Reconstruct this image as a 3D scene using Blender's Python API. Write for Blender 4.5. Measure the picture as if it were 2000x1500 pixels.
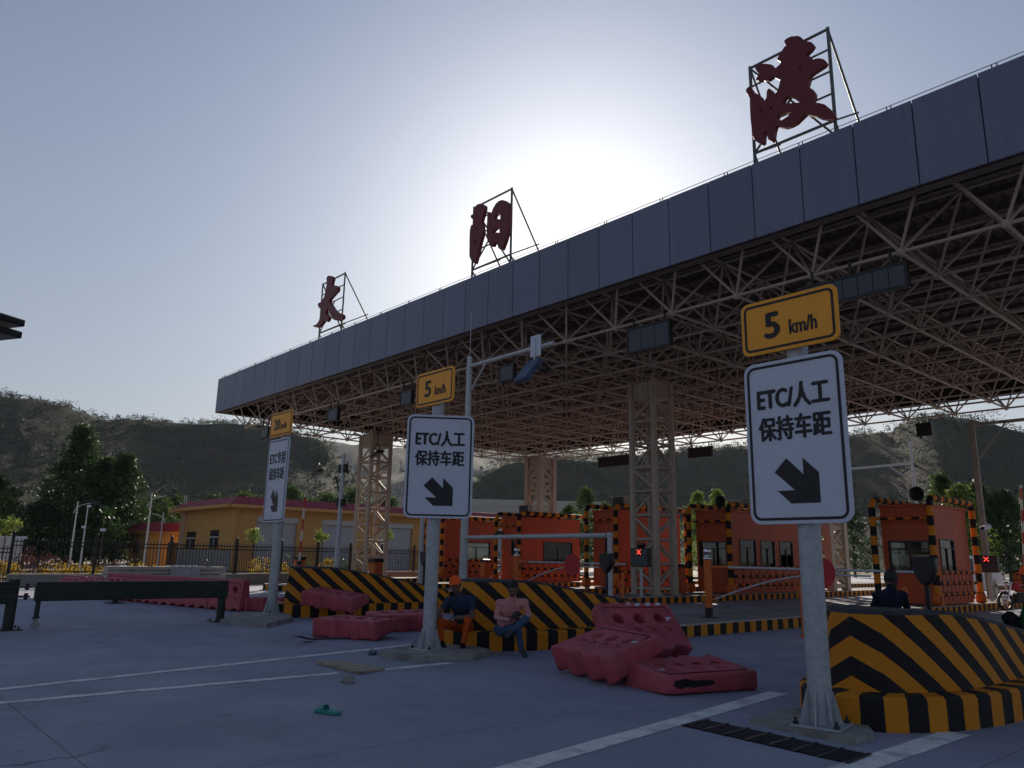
import bpy, bmesh, math, random
from mathutils import Vector, Matrix, noise

# ------------------------------------------------------------------ clear
for o in list(bpy.data.objects): bpy.data.objects.remove(o, do_unlink=True)
SC = bpy.context.scene
COL = SC.collection
RND = random.Random(7)
R = math.radians

# ------------------------------------------------------------------ camera (eye 1.5 m, looking along -x +y, tilted up)
EYE = Vector((0, 0, 1.5)); FPX = 1506.0
_up = Vector((126.0, -6719.0, FPX)).normalized()
_v1 = Vector((-1370.0, 312.0, FPX)).normalized(); _v1 = (_v1 - _up * _v1.dot(_up)).normalized()
_X = -_v1; _Z = _up; _Y = _Z.cross(_X)
def _w(c): return Vector((_X.dot(c), _Y.dot(c), _Z.dot(c)))
cam_d = bpy.data.cameras.new('camera'); cam = bpy.data.objects.new('camera', cam_d); COL.objects.link(cam)
_r, _u, _b = _w(Vector((1, 0, 0))), _w(Vector((0, -1, 0))), _w(Vector((0, 0, -1)))
cam.matrix_world = Matrix(((_r.x, _u.x, _b.x, EYE.x), (_r.y, _u.y, _b.y, EYE.y), (_r.z, _u.z, _b.z, EYE.z), (0, 0, 0, 1)))
cam_d.sensor_width = 36.0; cam_d.lens = FPX / 2000 * 36.0; cam_d.clip_start = 0.1; cam_d.clip_end = 6000
SC.camera = cam

# ------------------------------------------------------------------ sky, sun, exposure
SUN_EL, SUN_AZ = 22.2, 43.6            # degrees; azimuth from +y towards -x
w = bpy.data.worlds.new('World'); SC.world = w; w.use_nodes = True
nt = w.node_tree; nt.nodes.clear()
sky = nt.nodes.new('ShaderNodeTexSky'); sky.sky_type = 'NISHITA'; sky.sun_disc = False
sky.sun_elevation = R(SUN_EL); sky.sun_rotation = R(-SUN_AZ)
sky.altitude = 400; sky.air_density = 1.3; sky.dust_density = 2.4; sky.ozone_density = 6.0
bg = nt.nodes.new('ShaderNodeBackground'); bg.inputs['Strength'].default_value = 0.06
wo = nt.nodes.new('ShaderNodeOutputWorld')
# thin even haze veil over the blue, thicker towards the horizon all the way round
_tc = nt.nodes.new('ShaderNodeTexCoord'); _sp = nt.nodes.new('ShaderNodeSeparateXYZ'); nt.links.new(_tc.outputs['Generated'], _sp.inputs[0])
_mr = nt.nodes.new('ShaderNodeMapRange'); _mr.inputs['From Min'].default_value = 0.0; _mr.inputs['From Max'].default_value = 1.0
_mr.inputs['To Min'].default_value = 0.62; _mr.inputs['To Max'].default_value = -0.05; nt.links.new(_sp.outputs[2], _mr.inputs['Value'])
_vm = nt.nodes.new('ShaderNodeMix'); _vm.data_type = 'RGBA'; _vm.inputs[7].default_value = (5.7, 5.6, 5.7, 1)
nt.links.new(_mr.outputs[0], _vm.inputs[0]); nt.links.new(sky.outputs[0], _vm.inputs[6])
nt.links.new(_vm.outputs[2], bg.inputs[0]); nt.links.new(bg.outputs[0], wo.inputs[0])
sd = bpy.data.lights.new('sun', 'SUN'); sd.energy = 5.0; sd.angle = R(0.6); sd.color = (1.0, 0.88, 0.72)
so = bpy.data.objects.new('sun', sd); COL.objects.link(so)
_sdir = Vector((-math.sin(R(SUN_AZ)) * math.cos(R(SUN_EL)), math.cos(R(SUN_AZ)) * math.cos(R(SUN_EL)), math.sin(R(SUN_EL))))
so.rotation_euler = _sdir.to_track_quat('Z', 'Y').to_euler(); so.location = _sdir * 60
vs = SC.view_settings; vs.view_transform = 'Standard'; vs.look = 'None'; vs.exposure = 0.45; vs.gamma = 1.0
try: vs.use_curve_mapping = False
except Exception: pass
SC.cycles.max_bounces = 6; SC.cycles.diffuse_bounces = 4; SC.cycles.glossy_bounces = 3
SC.cycles.transparent_max_bounces = 8; SC.cycles.transmission_bounces = 4
SC.cycles.sample_clamp_indirect = 4.0
SC.cycles.use_adaptive_sampling = True

# surveying helpers: sight line through the photograph met with a plane of the site
def _ray(px, py): return _w(Vector((px - 1000.0, py - 750.0, FPX)))
def onz(px, py, z=0.0): d = _ray(px, py); return EYE + d * ((z - EYE.z) / d.z)
def ony(px, py, y): d = _ray(px, py); return EYE + d * (y / d.y)
def onx(px, py, x): d = _ray(px, py); return EYE + d * (x / d.x)

# ------------------------------------------------------------------ materials
MATS = {}
def lnk(t, a, b): t.links.new(a, b)
def mat(name, col, rough=0.6, metal=0.0, var=0.12, scale=6.0, bump=0.0, bscale=40.0, spec=0.4, trans=0.0, emit=None, estr=0.0, dirt=0.0):
    """base colour broken up by two octaves of noise, optional fine relief and grime"""
    if name in MATS: return MATS[name]
    m = bpy.data.materials.new(name); m.use_nodes = True; t = m.node_tree
    b = t.nodes['Principled BSDF']; b.inputs['Roughness'].default_value = rough; b.inputs['Metallic'].default_value = metal
    b.inputs['Specular IOR Level'].default_value = spec
    tc = t.nodes.new('ShaderNodeTexCoord'); n = t.nodes.new('ShaderNodeTexNoise'); n.inputs['Scale'].default_value = scale
    n.inputs['Detail'].default_value = 6; n.inputs['Roughness'].default_value = 0.65
    lnk(t, tc.outputs['Object'], n.inputs['Vector'])
    r = t.nodes.new('ShaderNodeValToRGB')
    lo = tuple(max(0, c * (1 - var)) for c in col); hi = tuple(min(1, c * (1 + var)) for c in col)
    r.color_ramp.elements[0].position = 0.3; r.color_ramp.elements[1].position = 0.7
    r.color_ramp.elements[0].color = (*lo, 1); r.color_ramp.elements[1].color = (*hi, 1)
    lnk(t, n.outputs['Fac'], r.inputs[0])
    out = r.outputs[0]
    if dirt > 0:
        n2 = t.nodes.new('ShaderNodeTexNoise'); n2.inputs['Scale'].default_value = scale * 0.37; n2.inputs['Detail'].default_value = 8
        lnk(t, tc.outputs['Object'], n2.inputs['Vector'])
        r2 = t.nodes.new('ShaderNodeValToRGB'); r2.color_ramp.elements[0].position = 0.48; r2.color_ramp.elements[1].position = 0.68
        r2.color_ramp.elements[0].color = (0, 0, 0, 1); r2.color_ramp.elements[1].color = (dirt, dirt, dirt, 1)
        lnk(t, n2.outputs['Fac'], r2.inputs[0])
        mx = t.nodes.new('ShaderNodeMix'); mx.data_type = 'RGBA'; mx.inputs[7].default_value = (0.09, 0.075, 0.06, 1)
        lnk(t, r2.outputs[0], mx.inputs[0]); lnk(t, out, mx.inputs[6]); out = mx.outputs[2]
    lnk(t, out, b.inputs['Base Color'])
    if bump > 0:
        nb = t.nodes.new('ShaderNodeTexNoise'); nb.inputs['Scale'].default_value = bscale; nb.inputs['Detail'].default_value = 4
        lnk(t, tc.outputs['Object'], nb.inputs['Vector'])
        bp = t.nodes.new('ShaderNodeBump'); bp.inputs['Strength'].default_value = bump; bp.inputs['Distance'].default_value = 0.02
        lnk(t, nb.outputs['Fac'], bp.inputs['Height']); lnk(t, bp.outputs[0], b.inputs['Normal'])
    if emit:
        b.inputs['Emission Color'].default_value = (*emit, 1); b.inputs['Emission Strength'].default_value = estr
    if trans > 0:
        td = t.nodes.new('ShaderNodeBsdfTranslucent'); lnk(t, out, td.inputs['Color'])
        ms = t.nodes.new('ShaderNodeMixShader'); ms.inputs[0].default_value = trans
        lnk(t, b.outputs[0], ms.inputs[1]); lnk(t, td.outputs[0], ms.inputs[2])
        lnk(t, ms.outputs[0], t.nodes['Material Output'].inputs[0])
    MATS[name] = m; return m

def stripe_mat(name, period, ca=(0.56, 0.205, 0.010), cb=(0.012, 0.012, 0.014), axis='X', wear=0.35):
    """two painted colours in bands along the uv map, scuffed back to concrete here and there"""
    m = bpy.data.materials.new(name); m.use_nodes = True; t = m.node_tree; b = t.nodes['Principled BSDF']
    b.inputs['Roughness'].default_value = 0.7; b.inputs['Specular IOR Level'].default_value = 0.25
    uv = t.nodes.new('ShaderNodeUVMap'); sx = t.nodes.new('ShaderNodeSeparateXYZ'); lnk(t, uv.outputs[0], sx.inputs[0])
    tc = t.nodes.new('ShaderNodeTexCoord')
    nz = t.nodes.new('ShaderNodeTexNoise'); nz.inputs['Scale'].default_value = 5; lnk(t, tc.outputs['Object'], nz.inputs['Vector'])
    wob = t.nodes.new('ShaderNodeMath'); wob.operation = 'MULTIPLY_ADD'; wob.inputs[1].default_value = 0.05 * period
    lnk(t, nz.outputs['Fac'], wob.inputs[0]); lnk(t, sx.outputs[0 if axis == 'X' else 1], wob.inputs[2])
    dv = t.nodes.new('ShaderNodeMath'); dv.operation = 'DIVIDE'; dv.inputs[1].default_value = period; lnk(t, wob.outputs[0], dv.inputs[0])
    fr = t.nodes.new('ShaderNodeMath'); fr.operation = 'FRACT'; lnk(t, dv.outputs[0], fr.inputs[0])
    gt = t.nodes.new('ShaderNodeMath'); gt.operation = 'GREATER_THAN'; gt.inputs[1].default_value = 0.5; lnk(t, fr.outputs[0], gt.inputs[0])
    mx = t.nodes.new('ShaderNodeMix'); mx.data_type = 'RGBA'; mx.inputs[6].default_value = (*ca, 1); mx.inputs[7].default_value = (*cb, 1)
    lnk(t, gt.outputs[0], mx.inputs[0])
    n2 = t.nodes.new('ShaderNodeTexNoise'); n2.inputs['Scale'].default_value = 9; n2.inputs['Detail'].default_value = 10; n2.inputs['Roughness'].default_value = 0.75
    lnk(t, tc.outputs['Object'], n2.inputs['Vector'])
    r2 = t.nodes.new('ShaderNodeValToRGB'); r2.color_ramp.elements[0].position = 0.55; r2.color_ramp.elements[1].position = 0.80
    r2.color_ramp.elements[0].color = (0, 0, 0, 1); r2.color_ramp.elements[1].color = (wear, wear, wear, 1); lnk(t, n2.outputs['Fac'], r2.inputs[0])
    m2 = t.nodes.new('ShaderNodeMix'); m2.data_type = 'RGBA'; m2.inputs[7].default_value = (0.17, 0.15, 0.12, 1)
    lnk(t, r2.outputs[0], m2.inputs[0]); lnk(t, mx.outputs[2], m2.inputs[6]); lnk(t, m2.outputs[2], b.inputs['Base Color'])
    nb = t.nodes.new('ShaderNodeTexNoise'); nb.inputs['Scale'].default_value = 60; lnk(t, tc.outputs['Object'], nb.inputs['Vector'])
    bp = t.nodes.new('ShaderNodeBump'); bp.inputs['Strength'].default_value = 0.25; bp.inputs['Distance'].default_value = 0.01
    lnk(t, nb.outputs['Fac'], bp.inputs['Height']); lnk(t, bp.outputs[0], b.inputs['Normal'])
    MATS[name] = m; return m

def glass_mat(name, tint=(0.86, 0.92, 0.9), alpha=0.55):
    m = bpy.data.materials.new(name); m.use_nodes = True; t = m.node_tree; t.nodes.clear()
    o = t.nodes.new('ShaderNodeOutputMaterial'); g = t.nodes.new('ShaderNodeBsdfGlossy'); g.inputs['Roughness'].default_value = 0.03
    g.inputs['Color'].default_value = (0.9, 0.95, 0.95, 1)
    tr = t.nodes.new('ShaderNodeBsdfTransparent'); tr.inputs['Color'].default_value = (*tint, 1)
    fr = t.nodes.new('ShaderNodeFresnel'); fr.inputs[0].default_value = 1.5
    mx = t.nodes.new('ShaderNodeMixShader'); lnk(t, fr.outputs[0], mx.inputs[0]); lnk(t, tr.outputs[0], mx.inputs[1]); lnk(t, g.outputs[0], mx.inputs[2])
    lnk(t, mx.outputs[0], o.inputs[0]); MATS[name] = m; return m

M_GALV = mat('galvanised_steel', (0.36, 0.38, 0.41), 0.5, 0.25, 0.2, 14, 0.05, 60)
M_GALV2 = mat('grey_painted_steel', (0.42, 0.43, 0.45), 0.5, 0.1, 0.12, 8)
M_CREAM = mat('cream_steel_paint', (0.41, 0.335, 0.275), 0.55, 0, 0.10, 3)
def fascia_mat():
    """coated aluminium: every panel a touch different, faint rain streaks down it"""
    m = bpy.data.materials.new('aluminium_fascia'); m.use_nodes = True; t = m.node_tree; b = t.nodes['Principled BSDF']; b.inputs['Roughness'].default_value = .42; b.inputs['Metallic'].default_value = .15
    tc = t.nodes.new('ShaderNodeTexCoord'); mp = t.nodes.new('ShaderNodeMapping'); mp.inputs['Scale'].default_value = (9, 9, .35); lnk(t, tc.outputs['Object'], mp.inputs[0])
    n = t.nodes.new('ShaderNodeTexNoise'); n.inputs['Scale'].default_value = 1; n.inputs['Detail'].default_value = 7; lnk(t, mp.outputs[0], n.inputs['Vector'])
    r = t.nodes.new('ShaderNodeValToRGB'); r.color_ramp.elements[0].position = .35; r.color_ramp.elements[1].position = .75; r.color_ramp.elements[0].color = (.118, .134, .205, 1); r.color_ramp.elements[1].color = (.140, .156, .228, 1); lnk(t, n.outputs['Fac'], r.inputs[0])
    oi = t.nodes.new('ShaderNodeObjectInfo'); mr = t.nodes.new('ShaderNodeMapRange'); mr.inputs['To Min'].default_value = .93; mr.inputs['To Max'].default_value = 1.07; lnk(t, oi.outputs['Random'], mr.inputs['Value'])
    x = t.nodes.new('ShaderNodeMix'); x.data_type = 'RGBA'; x.blend_type = 'MULTIPLY'; x.inputs[0].default_value = 1; lnk(t, r.outputs[0], x.inputs[6]); lnk(t, mr.outputs[0], x.inputs[7]); lnk(t, x.outputs[2], b.inputs['Base Color'])
    nb = t.nodes.new('ShaderNodeTexNoise'); nb.inputs['Scale'].default_value = .9; lnk(t, tc.outputs['Object'], nb.inputs['Vector']); bp = t.nodes.new('ShaderNodeBump'); bp.inputs['Strength'].default_value = .25; bp.inputs['Distance'].default_value = .03; lnk(t, nb.outputs['Fac'], bp.inputs['Height']); lnk(t, bp.outputs[0], b.inputs['Normal'])
    return m
M_FASCIA = fascia_mat()
M_ROOF = mat('roof_sheet', (0.13, 0.10, 0.085), 0.6, 0.0, 0.12, 1.5)
M_DARK = mat('dark_steel', (0.03, 0.032, 0.036), 0.5, 0.2, 0.25, 10)
M_BLACK = mat('black_plastic', (0.012, 0.012, 0.014), 0.45, 0, 0.2, 10)
M_WHITE = mat('white_sheeting', (0.50, 0.54, 0.64), 0.45, 0, 0.05, 5)
M_SIGNBLK = mat('sign_black', (0.008, 0.009, 0.014), 0.5, 0, 0.1)
M_SIGNYEL = mat('sign_orange_yellow', (0.80, 0.33, 0.02), 0.45, 0, 0.04, 4)
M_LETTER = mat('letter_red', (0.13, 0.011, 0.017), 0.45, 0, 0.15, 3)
M_LFRAME = mat('letter_frame_steel', (0.10, 0.12, 0.12), 0.55, 0.2, 0.15)
M_CONC = mat('cast_concrete', (0.27, 0.26, 0.245), 0.85, 0, 0.22, 5, 0.35, 45, 0.2, dirt=0.5)
M_CONC2 = mat('pale_concrete', (0.42, 0.40, 0.36), 0.85, 0, 0.15, 4, 0.3, 45, 0.2)
M_KERBTOP = mat('kerb_concrete', (0.36, 0.34, 0.31), 0.85, 0, 0.2, 6, 0.3, 50, 0.2)
M_ORANGE = mat('booth_orange', (0.44, 0.064, 0.013), 0.55, 0, 0.10, 2.5, dirt=0.25)
M_ORANGE2 = mat('bright_orange_paint', (0.55, 0.12, 0.016), 0.5, 0, 0.10, 4)
M_RED = mat('red_paint', (0.42, 0.02, 0.03), 0.5, 0, 0.08, 4)
M_PINK = mat('faded_red_polyethylene', (0.40, 0.075, 0.10), 0.6, 0, 0.22, 4.5, 0.12, 18, 0.3, dirt=0.35)
M_CHROME = mat('chrome', (0.7, 0.7, 0.72), 0.12, 1.0, 0.03)
M_GREEN = mat('dark_green_paint', (0.006, 0.016, 0.012), 0.5, 0, 0.35, 5, dirt=0.2)
M_SCREEN = mat('led_panel', (0.045, 0.055, 0.075), 0.35, 0, 0.15, 12)
M_LEDRED = mat('led_red', (0.6, 0.02, 0.02), 0.4, 0, 0.05, emit=(1.0, 0.06, 0.04), estr=2.2)
M_GLASS = glass_mat('window_glass')
M_WALLY = mat('ochre_tiled_wall', (0.50, 0.27, 0.085), 0.7, 0, 0.10, 3)
M_ROOFRED = mat('red_roof_tile', (0.24, 0.014, 0.03), 0.6, 0, 0.2, 4)
M_SHUTTER = mat('roller_shutter_grey', (0.36, 0.38, 0.42), 0.5, 0.1, 0.06, 2)
M_PLINTH = mat('grey_plinth', (0.24, 0.23, 0.22), 0.85, 0, 0.15, 4)
M_BARK = mat('bark', (0.10, 0.075, 0.055), 0.9, 0, 0.3, 12, 0.5, 30)
M_LEAFD = mat('dark_green_leaf', (0.030, 0.062, 0.016), 0.55, 0, 0.45, 0.8, trans=0.35)
M_LEAFM = mat('mid_green_leaf', (0.055, 0.095, 0.020), 0.55, 0, 0.45, 0.9, trans=0.4)
M_LEAFL = mat('light_green_leaf', (0.14, 0.19, 0.03), 0.55, 0, 0.35, 1.2, trans=0.45)
M_LEAFY = mat('golden_leaf', (0.42, 0.28, 0.02), 0.6, 0, 0.35, 2.0, trans=0.4)
M_LEAFP = mat('purple_leaf', (0.085, 0.030, 0.028), 0.6, 0, 0.4, 2.0, trans=0.35)
M_PAINT = mat('worn_white_road_paint', (0.70, 0.70, 0.69), 0.75, 0, 0.14, 9, 0.2, 60, 0.2, dirt=0.45)
S_KERB = stripe_mat('kerb_black_yellow', 0.46)
S_CHEV = stripe_mat('bumper_black_yellow', 0.37, wear=0.25)
S_LEDGE = stripe_mat('ledge_black_yellow', 0.42, wear=0.25)
S_PIPE = stripe_mat('pipe_black_orange', 0.62, ca=(0.60, 0.20, 0.015))
S_BOOM = stripe_mat('boom_red_white', 0.9, ca=(0.55, 0.53, 0.52), cb=(0.40, 0.05, 0.04), wear=0.1)
S_RAIL = stripe_mat('rail_black_orange', 0.5, ca=(0.62, 0.16, 0.02), wear=0.2)

# ------------------------------------------------------------------ mesh helpers
class MB:
    """collects shapes, builds ONE mesh object"""
    def __init__(s): s.v = []; s.f = []; s.uv = {}; s.sm = set(); s.mi = {}
    def add(s, vs, fs, uvs=None, smooth=False, mi=0):
        k = len(s.v); s.v += [tuple(p) for p in vs]
        for i, f in enumerate(fs):
            fi = len(s.f); s.f.append(tuple(a + k for a in f))
            if uvs: s.uv[fi] = uvs[i]
            if smooth: s.sm.add(fi)
            if mi: s.mi[fi] = mi
        return s
    def box(s, c, d, rz=0.0, ch=0.0, mi=0):
        cx, cy, cz = c; hx, hy, hz = d[0] / 2, d[1] / 2, d[2] / 2; co, si = math.cos(rz), math.sin(rz)
        def T(x, y, z): return (cx + x * co - y * si, cy + x * si + y * co, cz + z)
        if ch <= 0:
            vs = [T(x, y, z) for z in (-hz, hz) for y in (-hy, hy) for x in (-hx, hx)]
            return s.add(vs, [(0, 2, 3, 1), (4, 5, 7, 6), (0, 1, 5, 4), (2, 6, 7, 3), (0, 4, 6, 2), (1, 3, 7, 5)], mi=mi)
        bm = bmesh.new(); bmesh.ops.create_cube(bm, size=1)
        for v in bm.verts: v.co = Vector((v.co.x * hx * 2, v.co.y * hy * 2, v.co.z * hz * 2))
        bmesh.ops.bevel(bm, geom=bm.edges[:], offset=ch, segments=1, affect='EDGES')
        bm.verts.index_update()
        vs = [T(*v.co) for v in bm.verts]; fs = [[v.index for v in f.verts] for f in bm.faces]; bm.free()
        return s.add(vs, fs, mi=mi)
    def tube(s, a, b, r, r2=None, n=8, caps=True, smooth=True, mi=0, uvlen=False):
        a, b = Vector(a), Vector(b); r2 = r if r2 is None else r2; d = (b - a); L = d.length
        if L < 1e-6: return s
        d = d / L; t = Vector((0, 0, 1)) if abs(d.z) < 0.95 else Vector((1, 0, 0)); x = d.cross(t).normalized(); y = d.cross(x)
        vs = []; fs = []; uvs = []
        for p, q in ((a, r), (b, r2)):
            for i in range(n):
                an = 2 * math.pi * i / n; vs.append(p + x * (q * math.cos(an)) + y * (q * math.sin(an)))
        for i in range(n):
            j = (i + 1) % n; fs.append((i, i + n, j + n, j)); uvs.append(((0, 0), (L, 0), (L, .1), (0, .1)))
        s.add(vs, fs, uvs if uvlen else None, smooth, mi)
        if caps:
            s.add(vs[:n], [tuple(range(n))], None, False, mi); s.add(vs[n:], [tuple(reversed(range(n)))], None, False, mi)
        return s
    def path(s, pts, r, n=8, closed=False, mi=0, u0=0.0, flat=None, caps=True):
        """tube swept along a polyline (rotation-minimising frame), uv.x = length along it"""
        P = [Vector(p) for p in pts]; m = len(P); rr = r if hasattr(r, '__len__') else [r] * m
        tan = []
        for i in range(m):
            a = P[i - 1] if i or closed else P[i]; b = P[(i + 1) % m] if i < m - 1 or closed else P[i]
            tan.append((b - a).normalized())
        t0 = tan[0]; ref = Vector((0, 0, 1)) if abs(t0.z) < 0.9 else Vector((1, 0, 0)); x = t0.cross(ref).normalized()
        rings = []; L = [u0]
        for i in range(m):
            if i: L.append(L[-1] + (P[i] - P[i - 1]).length)
            x = (x - tan[i] * x.dot(tan[i])).normalized(); y = tan[i].cross(x)
            rings.append([P[i] + x * (rr[i] * math.cos(2 * math.pi * k / n)) + y * (rr[i] * math.sin(2 * math.pi * k / n)) for k in range(n)])
        vs = [p for g in rings for p in g]; fs = []; uvs = []
        for i in range(m - 1 if not closed else m):
            j = (i + 1) % m
            for k in range(n):
                q = (k + 1) % n; fs.append((i * n + k, i * n + q, j * n + q, j * n + k)); u1 = L[j] if j else L[-1] + .1
                uvs.append(((L[i], 0), (L[i], .1), (u1, .1), (u1, 0)))
        s.add(vs, fs, uvs, True, mi)
        if caps and not closed:
            s.add(rings[0], [tuple(reversed(range(n)))], [((L[0], 0),) * n], False, mi); s.add(rings[-1], [tuple(range(n))], [((L[-1], 0),) * n], False, mi)
        return s
    def lathe(s, prof, c=(0, 0, 0), n=16, mi=0, smooth=True):
        vs = []; fs = []
        for r, z in prof:
            for k in range(n): a = 2 * math.pi * k / n; vs.append((c[0] + r * math.cos(a), c[1] + r * math.sin(a), c[2] + z))
        for i in range(len(prof) - 1):
            for k in range(n): q = (k + 1) % n; fs.append((i * n + k, i * n + q, i * n + n + q, i * n + n + k))
        s.add(vs, fs, None, smooth, mi)
        if prof[0][0] > 1e-4: s.add(vs[:n], [tuple(reversed(range(n)))], mi=mi)
        if prof[-1][0] > 1e-4: s.add(vs[-n:], [tuple(range(n))], mi=mi)
        return s
    def ball(s, c, r, n=10, m=6, sc=(1, 1, 1), mi=0):
        prof = [(math.sin(math.pi * i / m), -math.cos(math.pi * i / m)) for i in range(m + 1)]
        vs = []; fs = []
        for pr, pz in prof:
            for k in range(n):
                a = 2 * math.pi * k / n; vs.append((c[0] + r * pr * math.cos(a) * sc[0], c[1] + r * pr * math.sin(a) * sc[1], c[2] + r * pz * sc[2]))
        for i in range(m):
            for k in range(n): q = (k + 1) % n; fs.append((i * n + k, i * n + q, i * n + n + q, i * n + n + k))
        return s.add(vs, fs, None, True, mi)
    def prism(s, poly, z0, z1, mi=0):
        n = len(poly); vs = [(p[0], p[1], z0) for p in poly] + [(p[0], p[1], z1) for p in poly]
        fs = [tuple(reversed(range(n))), tuple(range(n, 2 * n))] + [(i, (i + 1) % n, (i + 1) % n + n, i + n) for i in range(n)]
        return s.add(vs, fs, mi=mi)
    def mesh(s, name):
        me = bpy.data.meshes.new(name); me.from_pydata(s.v, [], s.f)
        if s.uv:
            ul = me.uv_layers.new(name='UVMap')
            for p in me.polygons:
                u = s.uv.get(p.index)
                if u:
                    for li, q in zip(p.loop_indices, u): ul.data[li].uv = q
        if s.sm:
            for p in me.polygons: p.use_smooth = p.index in s.sm
        if s.mi:
            for k, q in s.mi.items(): me.polygons[k].material_index = q
        me.update(); return me
    def build(s, name, mats, parent=None, world=False):
        """world=True: the coordinates are site coordinates and are moved into the (unrotated) parent"""
        if world and parent is not None:
            o = parent.location; q = parent
            while q.parent is not None: q = q.parent; o = o + q.location
            s.v = [(a - o.x, b - o.y, c - o.z) for a, b, c in s.v]
        return mk(name, s.mesh(name), mats, parent)

def mk(name, me, mats, parent=None):
    if not isinstance(mats, (list, tuple)): mats = [mats]
    if len(me.materials) == 0:
        for m in mats: me.materials.append(m)
    o = bpy.data.objects.new(name, me); COL.objects.link(o)
    if parent is not None: o.parent = parent
    return o
def tag(o, label, cat, group=None):
    o['label'] = label; o['category'] = cat
    if group: o['group'] = group
    return o
def thing(name, label, cat, loc=(0, 0, 0), rz=0.0, group=None):
    o = bpy.data.objects.new(name, None); COL.objects.link(o); o.empty_display_size = 0.2
    o.location = loc; o.rotation_euler = (0, 0, rz); return tag(o, label, cat, group)
def struct(o): o['kind'] = 'structure'; return o
def kids(o): return [c for c in bpy.data.objects if c.parent == o]
def dup(src, loc, rz=None, label=None, rot=None, scale=None):
    """a copy of a thing with copies of its parts and sub-parts (mesh data shared)"""
    r = src.copy(); COL.objects.link(r); r.location = loc
    if rz is not None: r.rotation_euler = (0, 0, rz)
    if rot is not None: r.rotation_euler = rot
    if scale: r.scale = scale
    if label: r['label'] = label
    def rec(a, b):
        for c in kids(a):
            if c == r: continue
            d = c.copy(); COL.objects.link(d); d.parent = b; rec(c, d)
    rec(src, r); return r

def to_mesh(cu, name):
    """a curve or text datablock turned into a mesh"""
    o = bpy.data.objects.new('tmp', cu); COL.objects.link(o)
    bpy.context.view_layer.update(); dg = bpy.context.evaluated_depsgraph_get()
    me = bpy.data.meshes.new_from_object(o.evaluated_get(dg)); me.name = name
    bpy.data.objects.remove(o, do_unlink=True); bpy.data.curves.remove(cu); me.materials.clear(); return me
def plate(loops, depth, bevel=0.0, bres=1, res=1, name='plate'):
    """filled outline (first loop) with holes, in the xy plane, half-thickness depth"""
    cu = bpy.data.curves.new('c', 'CURVE'); cu.dimensions = '2D'; cu.fill_mode = 'BOTH'; cu.extrude = depth; cu.bevel_depth = bevel; cu.bevel_resolution = bres
    cu.offset = -bevel
    for L in loops:
        sp = cu.splines.new('POLY'); sp.points.add(len(L) - 1); sp.use_cyclic_u = True
        for p, q in zip(sp.points, L): p.co = (q[0], q[1], 0, 1)
    return to_mesh(cu, name)
def text_mesh(body, size, depth, bold=0.0, align='CENTER', sx=1.0, name='lettering'):
    cu = bpy.data.curves.new('t', 'FONT'); cu.body = body; cu.size = size; cu.extrude = depth; cu.offset = bold; cu.align_x = align; cu.align_y = 'CENTER'
    cu.resolution_u = 3
    me = to_mesh(cu, name)
    if sx != 1.0:
        for v in me.vertices: v.co.x *= sx
    return me
def bolden(me, d):
    """thicken thin strokes: the same glyphs laid a hair apart"""
    bm = bmesh.new()
    for k, (dx, dy) in enumerate(((0, 0), (d, 0), (-d, 0), (0, d * .7), (0, -d * .7))):
        m2 = me.copy(); m2.transform(Matrix.Translation((dx, dy, k * .00025))); bm.from_mesh(m2); bpy.data.meshes.remove(m2)
    bm.to_mesh(me); bm.free(); return me
def rrect(w_, h_, r, n=5):
    P = []
    for cx, cy, a0 in ((w_ / 2 - r, h_ / 2 - r, 0), (-w_ / 2 + r, h_ / 2 - r, 90), (-w_ / 2 + r, -h_ / 2 + r, 180), (w_ / 2 - r, -h_ / 2 + r, 270)):
        for i in range(n + 1): a = R(a0 + 90 * i / n); P.append((cx + r * math.cos(a), cy + r * math.sin(a)))
    return P
def xform(me, M):
    me.transform(M); me.update(); return me
def stand(me, x=0, y=0, z=0, rz=0.0):
    """lift a mesh drawn in xy so that it stands up facing -y"""
    return xform(me, Matrix.Translation((x, y, z)) @ Matrix.Rotation(rz, 4, 'Z') @ Matrix.Rotation(R(90), 4, 'X'))
def smooth_noise(x, y, z=0.0): return noise.noise(Vector((x, y, z)))

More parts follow.
